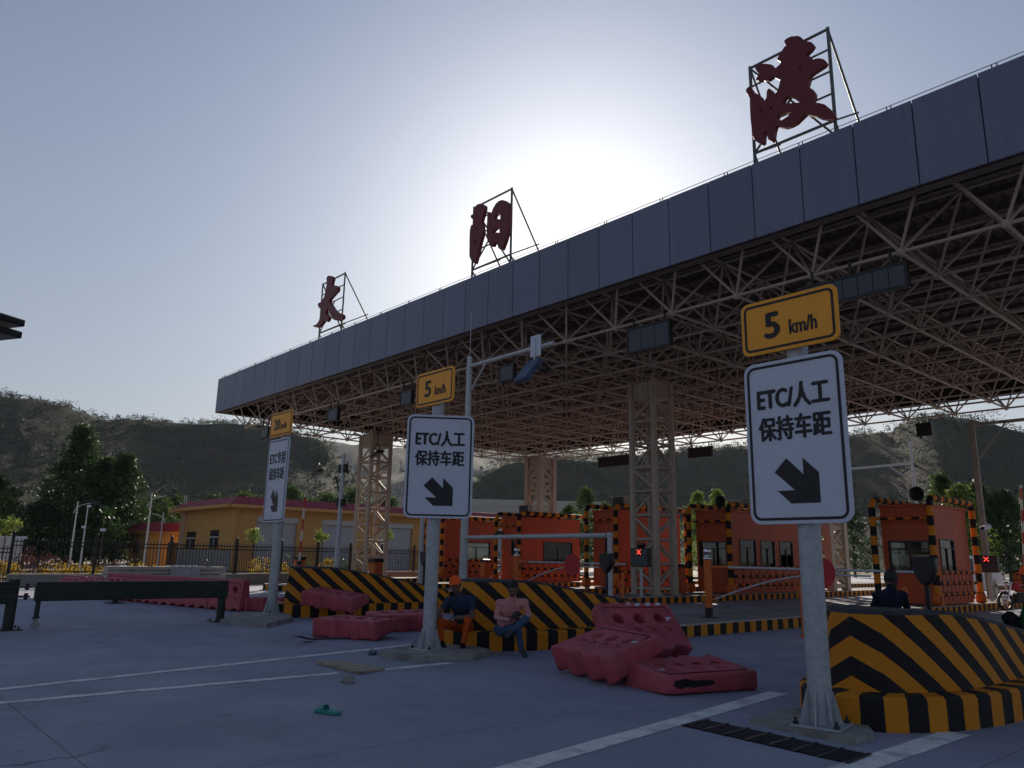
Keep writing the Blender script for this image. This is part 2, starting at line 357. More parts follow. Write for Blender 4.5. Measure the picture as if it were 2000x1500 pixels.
# ================================================================== THE SETTING
def ground_mat():
    m = bpy.data.materials.new('plaza_concrete'); m.use_nodes = True; t = m.node_tree; b = t.nodes['Principled BSDF']
    b.inputs['Specular IOR Level'].default_value = 0.25
    tc = t.nodes.new('ShaderNodeTexCoord'); co = tc.outputs['Object']
    def nz(scale, det=6, ro=0.6):
        n = t.nodes.new('ShaderNodeTexNoise'); n.inputs['Scale'].default_value = scale; n.inputs['Detail'].default_value = det; n.inputs['Roughness'].default_value = ro
        lnk(t, co, n.inputs['Vector']); return n.outputs['Fac']
    def ramp(src, p0, p1, c0, c1):
        r = t.nodes.new('ShaderNodeValToRGB'); r.color_ramp.elements[0].position = p0; r.color_ramp.elements[1].position = p1
        r.color_ramp.elements[0].color = (*c0, 1); r.color_ramp.elements[1].color = (*c1, 1); lnk(t, src, r.inputs[0]); return r.outputs[0]
    def mix(fac, a, bb, mode='MIX'):
        x = t.nodes.new('ShaderNodeMix'); x.data_type = 'RGBA'; x.blend_type = mode
        if isinstance(fac, float): x.inputs[0].default_value = fac
        else: lnk(t, fac, x.inputs[0])
        for k, q in ((6, a), (7, bb)):
            if isinstance(q, tuple): x.inputs[k].default_value = (*q, 1)
            else: lnk(t, q, x.inputs[k])
        return x.outputs[2]
    base = ramp(nz(0.55, 8, 0.65), 0.3, 0.72, (0.245, 0.25, 0.325), (0.355, 0.36, 0.445))
    fine = ramp(nz(34, 4, 0.7), 0.3, 0.75, (0.78, 0.78, 0.78), (1.12, 1.12, 1.12))
    c = mix(1.0, base, fine, 'MULTIPLY')
    stain = ramp(nz(0.23, 9, 0.72), 0.54, 0.70, (0, 0, 0), (0.55, 0.55, 0.55)); c = mix(stain, c, (0.17, 0.168, 0.175))
    spots = ramp(nz(2.3, 5, 0.6), 0.66, 0.74, (0, 0, 0), (0.6, 0.6, 0.6)); c = mix(spots, c, (0.13, 0.125, 0.13))
    # hairline cracks, only here and there
    vo = t.nodes.new('ShaderNodeTexVoronoi'); vo.feature = 'DISTANCE_TO_EDGE'; vo.inputs['Scale'].default_value = .33
    wv = t.nodes.new('ShaderNodeMix'); wv.data_type = 'RGBA'; wv.inputs[0].default_value = .35; lnk(t, co, wv.inputs[6]); nv = t.nodes.new('ShaderNodeTexNoise'); nv.inputs['Scale'].default_value = .9; nv.inputs['Detail'].default_value = 6; lnk(t, co, nv.inputs['Vector']); lnk(t, nv.outputs['Color'], wv.inputs[7]); lnk(t, wv.outputs[2], vo.inputs['Vector'])
    lt = t.nodes.new('ShaderNodeMath'); lt.operation = 'LESS_THAN'; lt.inputs[1].default_value = .0016; lnk(t, vo.outputs['Distance'], lt.inputs[0])
    mk_ = ramp(nz(.31, 3), .5, .56, (0, 0, 0), (.6, .6, .6)); ml = t.nodes.new('ShaderNodeMath'); ml.operation = 'MULTIPLY'; lnk(t, lt.outputs[0], ml.inputs[0]); lnk(t, mk_, ml.inputs[1]); c = mix(ml.outputs[0], c, (.06, .058, .06))
    # sawn joints between the cast bays
    sx = t.nodes.new('ShaderNodeSeparateXYZ'); lnk(t, co, sx.inputs[0])
    def joint(out, per, off):
        a = t.nodes.new('ShaderNodeMath'); a.operation = 'MULTIPLY_ADD'; a.inputs[1].default_value = 1 / per; a.inputs[2].default_value = off; lnk(t, out, a.inputs[0])
        f = t.nodes.new('ShaderNodeMath'); f.operation = 'FRACT'; lnk(t, a.outputs[0], f.inputs[0])
        s_ = t.nodes.new('ShaderNodeMath'); s_.operation = 'SUBTRACT'; s_.inputs[1].default_value = 0.5; lnk(t, f.outputs[0], s_.inputs[0])
        ab = t.nodes.new('ShaderNodeMath'); ab.operation = 'ABSOLUTE'; lnk(t, s_.outputs[0], ab.inputs[0])
        l = t.nodes.new('ShaderNodeMath'); l.operation = 'LESS_THAN'; l.inputs[1].default_value = 0.006 / per; lnk(t, ab.outputs[0], l.inputs[0]); return l.outputs[0]
    j1, j2 = joint(sx.outputs[0], 3.32, 0.21), joint(sx.outputs[1], 5.0, 0.16)
    mxj = t.nodes.new('ShaderNodeMath'); mxj.operation = 'MAXIMUM'; lnk(t, j1, mxj.inputs[0]); lnk(t, j2, mxj.inputs[1])
    jf = t.nodes.new('ShaderNodeMath'); jf.operation = 'MULTIPLY'; jf.inputs[1].default_value = 0.7; lnk(t, mxj.outputs[0], jf.inputs[0])
    c = mix(jf.outputs[0], c, (0.075, 0.07, 0.068)); lnk(t, c, b.inputs['Base Color'])
    rr = ramp(nz(1.5), 0.3, 0.7, (0.62,) * 3, (0.88,) * 3); lnk(t, rr, b.inputs['Roughness'])
    bp = t.nodes.new('ShaderNodeBump'); bp.inputs['Strength'].default_value = 0.35; bp.inputs['Distance'].default_value = 0.012
    hh = t.nodes.new('ShaderNodeMath'); hh.operation = 'SUBTRACT'; lnk(t, nz(70, 5, 0.7), hh.inputs[0]); lnk(t, mxj.outputs[0], hh.inputs[1])
    lnk(t, hh.outputs[0], bp.inputs['Height']); lnk(t, bp.outputs[0], b.inputs['Normal'])
    return m
M_GROUND = ground_mat()
M_EARTH = mat('dry_earth_and_weeds', (0.16, 0.125, 0.085), 0.95, 0, 0.35, 0.12, 0.5, 2.0, 0.1)
M_YARD = mat('paved_yard', (0.30, 0.29, 0.28), 0.9, 0, 0.15, 0.7, 0.1, 30, 0.15)

def sheet(name, poly, z, m):
    b = MB(); b.add([(x, y, z) for x, y in poly], [tuple(range(len(poly)))]); return b.build(name, m)
struct(sheet('ground', [(-2600, -900), (900, -900), (900, 2600), (-2600, 2600)], -0.05, M_EARTH))
struct(sheet('yard_paving', [(-100, -60), (-33, -60), (-33, 20), (-36, 95), (-100, 95)], -0.012, M_YARD))
struct(sheet('plaza', [(-35.2, -35), (45, -35), (45, 120), (-43, 120), (-41.2, 29), (-38.2, 20.5), (-35.6, 16.2)], 0.0, M_GROUND))

# ---- painted lines of the plaza
def line(label, a, b, wd, wd2=None):
    a, b = Vector(a), Vector(b); d = (b - a); L = d.length; d /= L; n = Vector((-d.y, d.x, 0)); wd2 = wd2 or wd
    k = max(2, int(L / 0.25)); vs = []; fs = []; r = random.Random(int(L * 100))
    for i in range(k + 1):
        p = a + d * (L * i / k); ww = (wd + (wd2 - wd) * i / k) / 2
        for s_ in (-1, 1): q = p + n * s_ * (ww + r.uniform(-.004, .004)); vs.append((q.x, q.y, 0.004))
    for i in range(k): fs.append((2 * i, 2 * i + 2, 2 * i + 3, 2 * i + 1))
    o = MB().add(vs, fs).build('road_line', M_PAINT); return tag(o, label, 'road marking', 'white lane lines')
def L3(px, py): p = onz(px, py); return (p.x, p.y, 0)
_a, _b = onz(0, 1346.5), onz(820, 1258); _d = (_b - _a)
line('upper of two long white lines running from the left edge to the sign pad', _a - _d * .25, _b, 0.15)
_a, _b = onz(0, 1373), onz(640, 1316); _d = (_b - _a)
line('lower long white line at left, ending at the loose board', _a - _d * .25, onz(660, 1315), 0.15)
line('short white line below the concrete pad of the middle sign', onz(742, 1309), onz(880, 1295), 0.15)
_a, _b = onz(1012, 1498), onz(1517, 1353); _d = (_b - _a)
line('white line running up to the nose of the near striped bumper', _a - _d * 1.6, onz(1520, 1353), 0.22)
_a, _b = onz(1685, 1494), onz(1867, 1433); _d = (_b - _a)
line('broad faded line at lower right beside the drain grating', _a - _d * 1.2, onz(1870, 1432), 0.24)

# ---- hills
def hill(name, tab, r0, seed, m, step=0.35, rows=46, back=1.5, rough=0.55):
    """tab: (photo x, photo y, distance) of the crest; a wooded ridge with gullies, built on a fan of sight lines"""
    pts = []
    for px, py, D in tab:
        d = _ray(px, py); az = math.atan2(-d.x, d.y); el = d.z / math.hypot(d.x, d.y); pts.append((az, el, D))
    pts.sort(); a0, a1 = pts[0][0], pts[-1][0]; n = int((a1 - a0) / R(step)) + 1; vs = []; fs = []; crest = []
    for i in range(n + 1):
        a = a0 + (a1 - a0) * i / n
        for k in range(len(pts) - 1):
            if pts[k][0] <= a <= pts[k + 1][0] + 1e-9: break
        f = (a - pts[k][0]) / max(1e-9, pts[k + 1][0] - pts[k][0]); el = pts[k][1] + (pts[k + 1][1] - pts[k][1]) * f; D = pts[k][2] + (pts[k + 1][2] - pts[k][2]) * f
        H = 1.5 + D * el
        for j in range(rows + 1):
            q = j / rows; r = r0 + (D * back - r0) * q; s_ = (r - r0) / (D - r0)
            x, y = -math.sin(a) * r, math.cos(a) * r
            if s_ <= 1: h = H * (s_ ** 1.15) * (1 - 0.12 * math.sin(math.pi * s_))
            else: h = H * (1 - 0.5 * (s_ - 1))
            g = smooth_noise(x * .012 + seed, y * .012) * 0.16 + smooth_noise(x * .035 + seed, y * .035, 3) * 0.07 + smooth_noise(x * .11, y * .11, seed) * 0.022
            h += H * g * rough * math.sin(math.pi * min(1, s_)) + H * 0.01 * smooth_noise(x * .2, y * .2, seed)
            vs.append((x, y, max(h, -0.3) if s_ > 0 else -0.4))
            if 0.06 < s_ < 1.06: crest.append((x, y, h, s_))
    for i in range(n):
        for j in range(rows):
            k = i * (rows + 1) + j; fs.append((k, k + rows + 1, k + rows + 2, k + 1))
    o = MB().add(vs, fs, None, True).build(name, m); return struct(o), crest
def hill_mat(name, g1, g2, e1, thr=0.55):
    m = bpy.data.materials.new(name); m.use_nodes = True; t = m.node_tree; b = t.nodes['Principled BSDF']; b.inputs['Roughness'].default_value = 0.95
    b.inputs['Specular IOR Level'].default_value = 0.1
    tc = t.nodes.new('ShaderNodeTexCoord')
    def nz(s_, d=8): n = t.nodes.new('ShaderNodeTexNoise'); n.inputs['Scale'].default_value = s_; n.inputs['Detail'].default_value = d; n.inputs['Roughness'].default_value = .68; lnk(t, tc.outputs['Object'], n.inputs['Vector']); return n.outputs['Fac']
    def rp(s_, a, c, ca, cb): r = t.nodes.new('ShaderNodeValToRGB'); r.color_ramp.elements[0].position = a; r.color_ramp.elements[1].position = c; r.color_ramp.elements[0].color = (*ca, 1); r.color_ramp.elements[1].color = (*cb, 1); lnk(t, s_, r.inputs[0]); return r.outputs[0]
    v = rp(nz(0.09), .35, .65, g1, g2); f = rp(nz(0.014), thr, thr + .12, (0, 0, 0), (1, 1, 1))
    x = t.nodes.new('ShaderNodeMix'); x.data_type = 'RGBA'; x.inputs[7].default_value = (*e1, 1); lnk(t, f, x.inputs[0]); lnk(t, v, x.inputs[6]); lnk(t, x.outputs[2], b.inputs['Base Color'])
    bp = t.nodes.new('ShaderNodeBump'); bp.inputs['Strength'].default_value = 1.0; bp.inputs['Distance'].default_value = 1.6; lnk(t, nz(0.35, 6), bp.inputs['Height']); lnk(t, bp.outputs[0], b.inputs['Normal'])
    return m
M_HILL = hill_mat('wooded_hillside', (0.014, 0.020, 0.011), (0.032, 0.040, 0.021), (0.055, 0.036, 0.032), 0.58)
M_HILL2 = hill_mat('cut_red_hillside', (0.018, 0.026, 0.014), (0.038, 0.045, 0.024), (0.085, 0.05, 0.042), 0.52)
HL, crL = hill('hill_left', [(-1500, 700, 420), (-900, 660, 400), (-500, 690, 380), (-200, 735, 370), (0, 768, 360), (40, 772, 360), (80, 780, 360), (130, 790, 360), (165, 803, 362), (205, 818, 365), (245, 817, 370),
     (300, 820, 375), (380, 824, 380), (450, 822, 380), (520, 830, 370), (580, 842, 360), (640, 866, 345), (672, 910, 330), (710, 955, 310), (770, 1000, 290), (860, 1040, 270)], 215, 3.1, M_HILL)
HR, crR = hill('hill_right', [(800, 1010, 330), (880, 970, 320), (925, 940, 315), (958, 918, 312), (985, 902, 310), (1010, 896, 310), (1060, 897, 312), (1120, 896, 320), (1180, 893, 330), (1240, 886, 340), (1330, 876, 345), (1460, 868, 350),
     (1560, 858, 350), (1665, 848, 350), (1742, 839, 345), (1762, 824, 340), (1790, 816, 335), (1830, 810, 330), (1880, 813, 330), (1925, 823, 330), (2000, 842, 330), (2150, 880, 330), (2500, 960, 330), (3200, 1000, 330)], 205, 8.7, M_HILL2)
HF, crF = hill('hill_far', [(300, 900, 1300), (560, 862, 1250), (640, 858, 1200), (700, 866, 1150), (765, 872, 1150), (830, 866, 1200), (900, 874, 1250), (980, 868, 1300), (1060, 870, 1300), (1150, 874, 1300), (1230, 884, 1250), (1400, 920, 1200), (1600, 1000, 1200)], 500, 5.5, M_HILL)

def leaf_cloud(mb, c, rad, n, size, rnd, flat=0.0):
    """n small leaf-sized quads scattered through an ellipsoid, denser to its skin"""
    for _ in range(n):
        while True:
            p = Vector((rnd.uniform(-1, 1), rnd.uniform(-1, 1), rnd.uniform(-1, 1)))
            if p.length_squared <= 1: break
        p = p * (0.55 + 0.45 * rnd.random()) if p.length < .5 else p
        q = Vector((c[0] + p.x * rad[0], c[1] + p.y * rad[1], c[2] + p.z * rad[2]))
        a = Vector((rnd.gauss(0, 1), rnd.gauss(0, 1), rnd.gauss(0, 1) * (1 - flat))).normalized(); b_ = a.cross(Vector((rnd.gauss(0, 1), rnd.gauss(0, 1), rnd.gauss(0, 1)))).normalized()
        s_ = size * rnd.uniform(.6, 1.35); a *= s_; b_ *= s_ * .62
        mb.add([q - a, q + b_ * .8, q + a, q - b_ * .8], [(0, 1, 2, 3)])
M_SCRUB = mat('scrub_leaf', (0.022, 0.036, 0.016), 0.7, 0, 0.4, 0.3, trans=0.15)
def hill_wood(name, crest, n, seed, label):
    r = random.Random(seed); mb = MB(); top = [c for c in crest if c[3] > .93]
    for k in range(n):
        x, y, h, s_ = r.choice(top) if k % 5 == 0 else r.choice(crest)
        x += r.uniform(-4, 4); y += r.uniform(-4, 4); hh = r.uniform(1.0, 2.8) if r.random() < .93 else r.uniform(3.5, 5.5)
        leaf_cloud(mb, (x, y, h + hh * .35), (hh * .7, hh * .7, hh * .6), int(16 + hh * 5), .36, r)
    o = mb.build(name, M_SCRUB); o['kind'] = 'stuff'; o['label'] = label; o['category'] = 'woodland'; return o
hill_wood('hillside_scrub', crL, 3600, 11, 'scrub and small trees covering the left hillside')
hill_wood('hillside_scrub', crR, 3600, 12, 'scrub and small trees covering the right hillside')

# ---- big grey slope-retaining wall at the foot of the red cutting
def retaining_wall():
    t = thing('retaining_wall', 'pale grey concrete wall below the red hill cutting', 'wall', (-128, 106, -.05))
    mb = MB(); ax = Vector((-128, 106, 0)); d = Vector((0.62, 0.78, 0)).normalized(); n = Vector((d.y, -d.x, 0))
    for k in range(9):
        for j in range(7):
            c = ax + d * (-26 + j * 8.0 + (4 if k % 2 else 0)) - n * (k * .12)
            m2 = MB(); m2.box((c.x, c.y, 0.7 + k * 1.5), (7.94, 1.0, 1.46), math.atan2(d.y, d.x), 0.04); m2.build('wall_block', M_CONC2, t, True)
    return t
retaining_wall()

# ---- the hazy air between the plaza and the hills
def haze(density):
    m = bpy.data.materials.new('hazy_air'); m.use_nodes = True; t = m.node_tree; t.nodes.clear()
    o = t.nodes.new('ShaderNodeOutputMaterial'); v = t.nodes.new('ShaderNodeVolumePrincipled'); v.inputs['Color'].default_value = (.70, .80, 1.0, 1); v.inputs['Density'].default_value = density; v.inputs['Anisotropy'].default_value = 0.3
    lnk(t, v.outputs[0], o.inputs['Volume'])
    mb = MB(); mb.box((-500, 500, 84), (4800, 4800, 170)); o = mb.build('haze', m); o['kind'] = 'stuff'; o['label'] = 'thin summer haze over the whole site'; o['category'] = 'haze'; return o

haze(0.00007)

# ================================================================== CANOPY
CX0, CX1, CY0, CY1 = -43.47, 6.2, 16.0, 40.1       # fascia planes
FZ0, FZ1 = 9.17, 11.12
LZ, UZ = 8.36, 9.88                                # lower and upper layer of the space frame
canopy = thing('toll_canopy', 'wide flat toll plaza roof with grey panelled fascia over an open steel space frame', 'canopy', (-18.5, 28, 0))
pw = (-4.16 - CX0) / 31
def fascia_panel(a, b, nrm):
    """one aluminium tray panel between two points at the lower edge"""
    a, b = Vector(a), Vector(b); d = (b - a); L = d.length; d /= L; n = Vector(nrm); g = 0.011
    mb = MB(); c = (a + b) / 2 + n * 0.02; mb.box((c.x, c.y, (FZ0 + FZ1) / 2), (L - 2 * g, 0.05, FZ1 - FZ0), math.atan2(d.y, d.x), 0.006)
    return mb.build('fascia_panel', M_FASCIA, canopy, True)
x = CX0
while x < CX1 - .1: fascia_panel((x, CY0, 0), (min(x + pw, CX1), CY0, 0), (0, -1, 0)); x += pw
ny = 19; py_ = (CY1 - CY0) / ny
for i in range(ny): fascia_panel((CX0, CY0 + i * py_, 0), (CX0, CY0 + (i + 1) * py_, 0), (-1, 0, 0))
x = CX0
while x < CX1 - .1: fascia_panel((x, CY1, 0), (min(x + pw * 2, CX1), CY1, 0), (0, 1, 0)); x += pw * 2
mb = MB()      # dark carrier behind the panels
mb.box(((CX0 + CX1) / 2, CY0 + .09, (FZ0 + FZ1) / 2 + .01), (CX1 - CX0 - .2, .06, FZ1 - FZ0 - .06))
mb.box((CX0 + .09, (CY0 + CY1) / 2, (FZ0 + FZ1) / 2 + .01), (.06, CY1 - CY0 - .35, FZ1 - FZ0 - .06))
mb.box(((CX0 + CX1) / 2, CY1 - .09, (FZ0 + FZ1) / 2 + .01), (CX1 - CX0 - .2, .06, FZ1 - FZ0 - .06))
mb.build('fascia_carrier', M_DARK, canopy, True)
# lower return flange of the fascia
mb = MB(); mb.box(((CX0 + CX1) / 2, CY0 + .27, FZ0 + .02), (CX1 - CX0 - .3, .28, .03)); mb.box((CX0 + .27, (CY0 + CY1) / 2, FZ0 + .022), (.28, CY1 - CY0 - 1.0, .03)); mb.box(((CX0 + CX1) / 2, CY1 - .27, FZ0 + .02), (CX1 - CX0 - .3, .28, .03))
mb.build('soffit_flange', M_ROOF, canopy, True)
# trapezoidal roof sheeting, ribs running front to back
mb = MB(); vs = []; fs = []; x = CX0 + .15; k = 0
while x < CX1:
    for (dx, dz) in ((0, 0), (.14, 0), (.18, .07), (.26, .07)):
        vs.append((x + dx, CY0 + .15, 10.16 + dz)); vs.append((x + dx, CY1 - .15, 10.16 + dz))
    x += .30
for i in range(len(vs) // 2 - 1): fs.append((2 * i, 2 * i + 2, 2 * i + 3, 2 * i + 1))
mb.add(vs, fs); mb.build('roof_sheet', M_ROOF, canopy, True)
mb = MB(); mb.box(((CX0 + CX1) / 2, (CY0 + CY1) / 2, 10.62), (CX1 - CX0 - .3, CY1 - CY0 - .3, .06)); mb.build('roof_deck', M_ROOF, canopy, True)
SX, SY = 2.1, 2.15
LX = [-42.13 + SX * i for i in range(23)]; LY = [17.28 + SY * j for j in range(11)]
UX = [-43.18 + SX * i for i in range(24)]; UY = [16.205 + SY * j for j in range(12)]
for j, yy in enumerate(UY):
    mb = MB(); mb.box(((CX0 + CX1) / 2, yy, UZ + .20), (CX1 - CX0 - .4, .08, .16)); mb.build('purlin', M_ROOF, canopy, True)
    if j < len(UY) - 1: mb = MB(); mb.box(((CX0 + CX1) / 2, yy + SY / 2, UZ + .205), (CX1 - CX0 - .4, .07, .15)); mb.build('purlin', M_ROOF, canopy, True)
tubes = []      # every member of the space frame: (a, b, radius)
for j, yy in enumerate(LY):
    for i, xx in enumerate(LX):
        a = (xx, yy, LZ)
        if i < len(LX) - 1: tubes.append((a, (LX[i + 1], yy, LZ), .044))
        if j < len(LY) - 1: tubes.append((a, (xx, LY[j + 1], LZ), .044))
        for di in (0, 1):
            for dj in (0, 1): tubes.append((a, (UX[i + di], UY[j + dj], UZ), .036))
for j, yy in enumerate(UY):
    for i, xx in enumerate(UX):
        if i < len(UX) - 1: tubes.append(((xx, yy, UZ), (UX[i + 1], yy, UZ), .042))
        if j < len(UY) - 1: tubes.append(((xx, yy, UZ), (xx, UY[j + 1], UZ), .042))
def _big(tb): c = (Vector(tb[0]) + Vector(tb[1])) / 2; return (c - EYE).length
vis = [tb for tb in tubes if ((Vector(tb[0]) + Vector(tb[1])) / 2).z < 9.5 and (Vector(tb[0])).x < -1.5]
vis.sort(key=_big); own = set(id(t_) for t_ in vis[:290])
for tb in vis[:290]:
    mb = MB(); mb.tube(tb[0], tb[1], tb[2], n=8, caps=False); mb.build('frame_tube', M_CREAM, canopy, True)
mb = MB()
for tb in tubes:
    if id(tb) not in own: mb.tube(tb[0], tb[1], tb[2], n=6, caps=False)
o = mb.build('space_frame', M_CREAM, canopy, True); o['kind'] = 'stuff'
nm = MB().ball((0, 0, 0), .105, 10, 6).mesh('ball_node')
for yy in LY:
    for xx in LX: n_ = mk('ball_node', nm, M_CREAM, canopy); n_.location = (xx + 18.5, yy - 28, LZ)
mb = MB()
for yy in UY:
    for xx in UX: mb.ball((xx, yy, UZ), .095, 8, 5)
o = mb.build('upper_nodes', M_CREAM, canopy, True); o['kind'] = 'stuff'
# lightning wire on little stands along the fascia top
mb = MB(); mb.path([(CX0 + .1, CY0 + .06, FZ1 + .13), (CX1, CY0 + .06, FZ1 + .13)], .009, 5); mb.path([(CX0 + .06, CY0 + .1, FZ1 + .13), (CX0 + .06, CY1, FZ1 + .13)], .009, 5)
x = CX0 + .6
while x < CX1:
    mb.box((x, CY0 + .06, FZ1 + .06), (.02, .02, .13)); mb.box((x + .09, CY0 + .06, FZ1 + .06), (.02, .02, .13)); x += 2.05
mb.build('lightning_wire', M_DARK, canopy, True)

# ---- lattice columns
def lattice_column(cx, cy, half, z0, z1, label, leg_r, flat=False, npan=8):
    t = thing('lattice_column', label, 'column', (cx, cy, z0), 0, 'lattice columns carrying the canopy')
    P = [(-half, -half), (half, -half), (half, half), (-half, half)]; H = z1 - z0; topb = 0.62
    for (x, y) in P:
        mb = MB()
        if flat: mb.box((x, y, H / 2), (leg_r * 2, leg_r * 2, H), 0, .012)
        else: mb.tube((x, y, 0), (x, y, H), leg_r, n=14); mb.tube((x, y, 0), (x, y, .05), leg_r * 1.7, n=14)
        mb.build('leg', M_CREAM, t)
    ph = (H - topb - .25) / npan; br = leg_r * .42
    for k in range(npan + 1):
        z = .22 + ph * k
        for s_ in range(4):
            a, b_ = P[s_], P[(s_ + 1) % 4]
            mb = MB()
            if flat: L = 2 * half; c = ((a[0] + b_[0]) / 2, (a[1] + b_[1]) / 2, z); mb.box(c, (L if s_ % 2 == 0 else .13, .13 if s_ % 2 == 0 else L, .16))
            else: mb.tube((a[0], a[1], z), (b_[0], b_[1], z), br, n=8, caps=False)
            mb.build('strut', M_CREAM, t)
            if k < npan:
                q = (k + s_) % 2; lo, hi = (a, b_) if q else (b_, a)
                mb = MB()
                mb.tube((lo[0], lo[1], z + .04), (hi[0], hi[1], z + ph - .04), br * (1.25 if flat else 1), n=8, caps=False); mb.build('brace', M_CREAM, t)
                if flat and k % 2 == 0:
                    mb = MB(); mb.tube((hi[0], hi[1], z + .04), (lo[0], lo[1], z + ph - .04), br * 1.1, n=8, caps=False); mb.build('brace', M_CREAM, t)
    mb = MB()
    for s_ in range(4):
        a, b_ = P[s_], P[(s_ + 1) % 4]; L = 2 * half; c = ((a[0] + b_[0]) / 2, (a[1] + b_[1]) / 2, H - topb / 2)
        mb.box(c, (L if s_ % 2 == 0 else .02, .02 if s_ % 2 == 0 else L, topb - .04))
        for q in (.25, .5, .75): mb.box((a[0] + (b_[0] - a[0]) * q, a[1] + (b_[1] - a[1]) * q, H - topb / 2), (.05, .05, topb - .02))
    mb.box((0, 0, H - topb - .02), (2 * half, 2 * half, .03)); mb.box((0, 0, H + .015), (2 * half + .1, 2 * half + .1, .03))
    mb.build('head_box', M_CREAM, t)
    mb = MB()
    for (x, y) in P: mb.tube((x, y, H + .02), (x * 1.55, y * 1.55, H + .18), .05, n=8)
    mb.build('bearing', M_CREAM, t); return t
lattice_column(-18.48, 23.57, .53, .24, 8.2, 'cream lattice column standing right of centre, behind the red-cross signal box', .125)
lattice_column(-38.5, 23.57, .62, .24, 8.2, 'cream lattice column at far left in front of the ochre warehouse', .125)
lattice_column(-38.6, 36.9, .62, .24, 8.2, 'distant cream lattice column of broad flat members above the two-window booth', .17, True)
lattice_column(-18.3, 36.2, .7, .24, 8.2, 'distant cream lattice column partly hidden behind the no-entry disc at right', .17, True)

# ---- roof letters on their frames
def letter_frame(cx, label, loops, org, sc, name):
    base = Vector((cx, 16.3, FZ1))
    t = thing('letter_frame', 'steel roof frame carrying ' + label, 'sign frame', (cx, 16.3, 10.65), 0, 'frames of the roof letters')
    W, H = 2.1, 2.95; bars = [((-W / 2, 0, 0), (-W / 2, 0, H + .47), .042), ((W / 2, 0, 0), (W / 2, 0, H + .47), .042)]
    z0 = .47
    for q in (.16, .985): bars.append(((-W / 2, 0, z0 + H * q), (W / 2, 0, z0 + H * q), .036))
    for q in (.40, .60, .80): bars.append(((-W / 2, 0, z0 + H * q), (W / 2, 0, z0 + H * q), .026))
    bars += [((-W / 2, 0, z0 + H * .985), (W / 2, .1, z0 + H * .02), .03), ((-W / 2, 0, z0 + H * .16), (W * .12, 0, z0 + H * .6), .03)]
    for s_ in (-1, 1):
        bars += [((s_ * W / 2, 0, z0 + H * .985), (s_ * W / 2, 2.3, 0), .03), ((s_ * W / 2, 0, z0 + H * .16), (s_ * W / 2, 1.32, z0 + H * .42), .026), ((s_ * W / 2, 0, z0 + H * .16), (s_ * W / 2, .6, 0), .026)]
    for a, b_, r_ in bars:
        mb = MB(); mb.tube(a, b_, r_, n=6); mb.build('frame_bar', M_LFRAME, t)
    L2 = [[(ony(org[0] + x / sc, org[1] + y / sc, 16.16)) for x, y in lp] for lp in loops]
    c = Vector((cx, 16.16, 12.6)); k = 0
    for lp, holes in name:
        me = plate([[(p.x - c.x, p.z - c.z) for p in L2[q]] for q in [lp] + holes], .06, .010, 1, name='letter')
        stand(me)
        if k == 0: first = me
        else:
            bm = bmesh.new(); bm.from_mesh(first); bm.from_mesh(me); bm.to_mesh(first); bm.free()
        k += 1
    for p in first.polygons: p.use_smooth = False
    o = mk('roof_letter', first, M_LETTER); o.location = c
    tag(o, label, 'letter', 'red characters on the canopy roof'); return t
TAI = [[(455,310),(480,292),(515,295),(540,312),(548,340),(535,385),(528,440),(560,432),(595,438),(618,460),(620,490),(605,530),(580,552),(545,590),(510,630),(488,672),(515,705),(540,745),(570,790),(610,828),(650,842),(685,860),(697,890),(690,920),(665,938),(630,948),(590,948),(555,938),(530,915),(505,860),(480,800),(462,770),(450,790),(440,840),(438,860),(470,870),(490,895),(485,930),(460,965),(435,962),(415,955),(395,985),(365,1025),(335,1048),(300,1050),(265,1042),(245,1028),(265,1018),(300,1005),(330,970),(350,920),(370,870),(382,800),(370,770),(345,768),(330,745),(322,712),(335,690),(365,680),(375,650),(400,630),(420,590),(430,540),(440,490),(450,430),(455,380),(448,345)]]
YANG = [[(360,420),(400,400),(440,405),(475,425),(475,480),(460,530),(445,580),(430,640),(445,690),(450,760),(440,830),(420,900),(405,960),(390,1030),(375,1090),(360,1150),(345,1195),(320,1190),(290,1150),(270,1110),(268,1040),(270,940),(270,840),(275,750),(290,690),(320,675),(318,610),(295,598),(282,565),(300,545),(325,540),(328,480)],
 [(358,712),(378,735),(374,760)], [(342,868),(362,900),(347,958),(333,955),(333,900)],
 [(497,520),(520,508),(545,515),(565,520),(580,470),(620,400),(660,365),(705,350),(750,362),(790,395),(800,440),(795,520),(800,600),(790,690),(775,790),(755,880),(730,950),(705,1012),(690,1015),(655,995),(640,930),(628,905),(600,930),(580,970),(545,965),(525,920),(505,850),(498,780),(500,700),(505,620),(508,550)],
 [(597,610),(612,560),(640,540),(682,525),(678,615),(655,603),(625,600)], [(585,765),(620,735),(670,700),(668,790),(640,782),(605,790),(587,805)]]
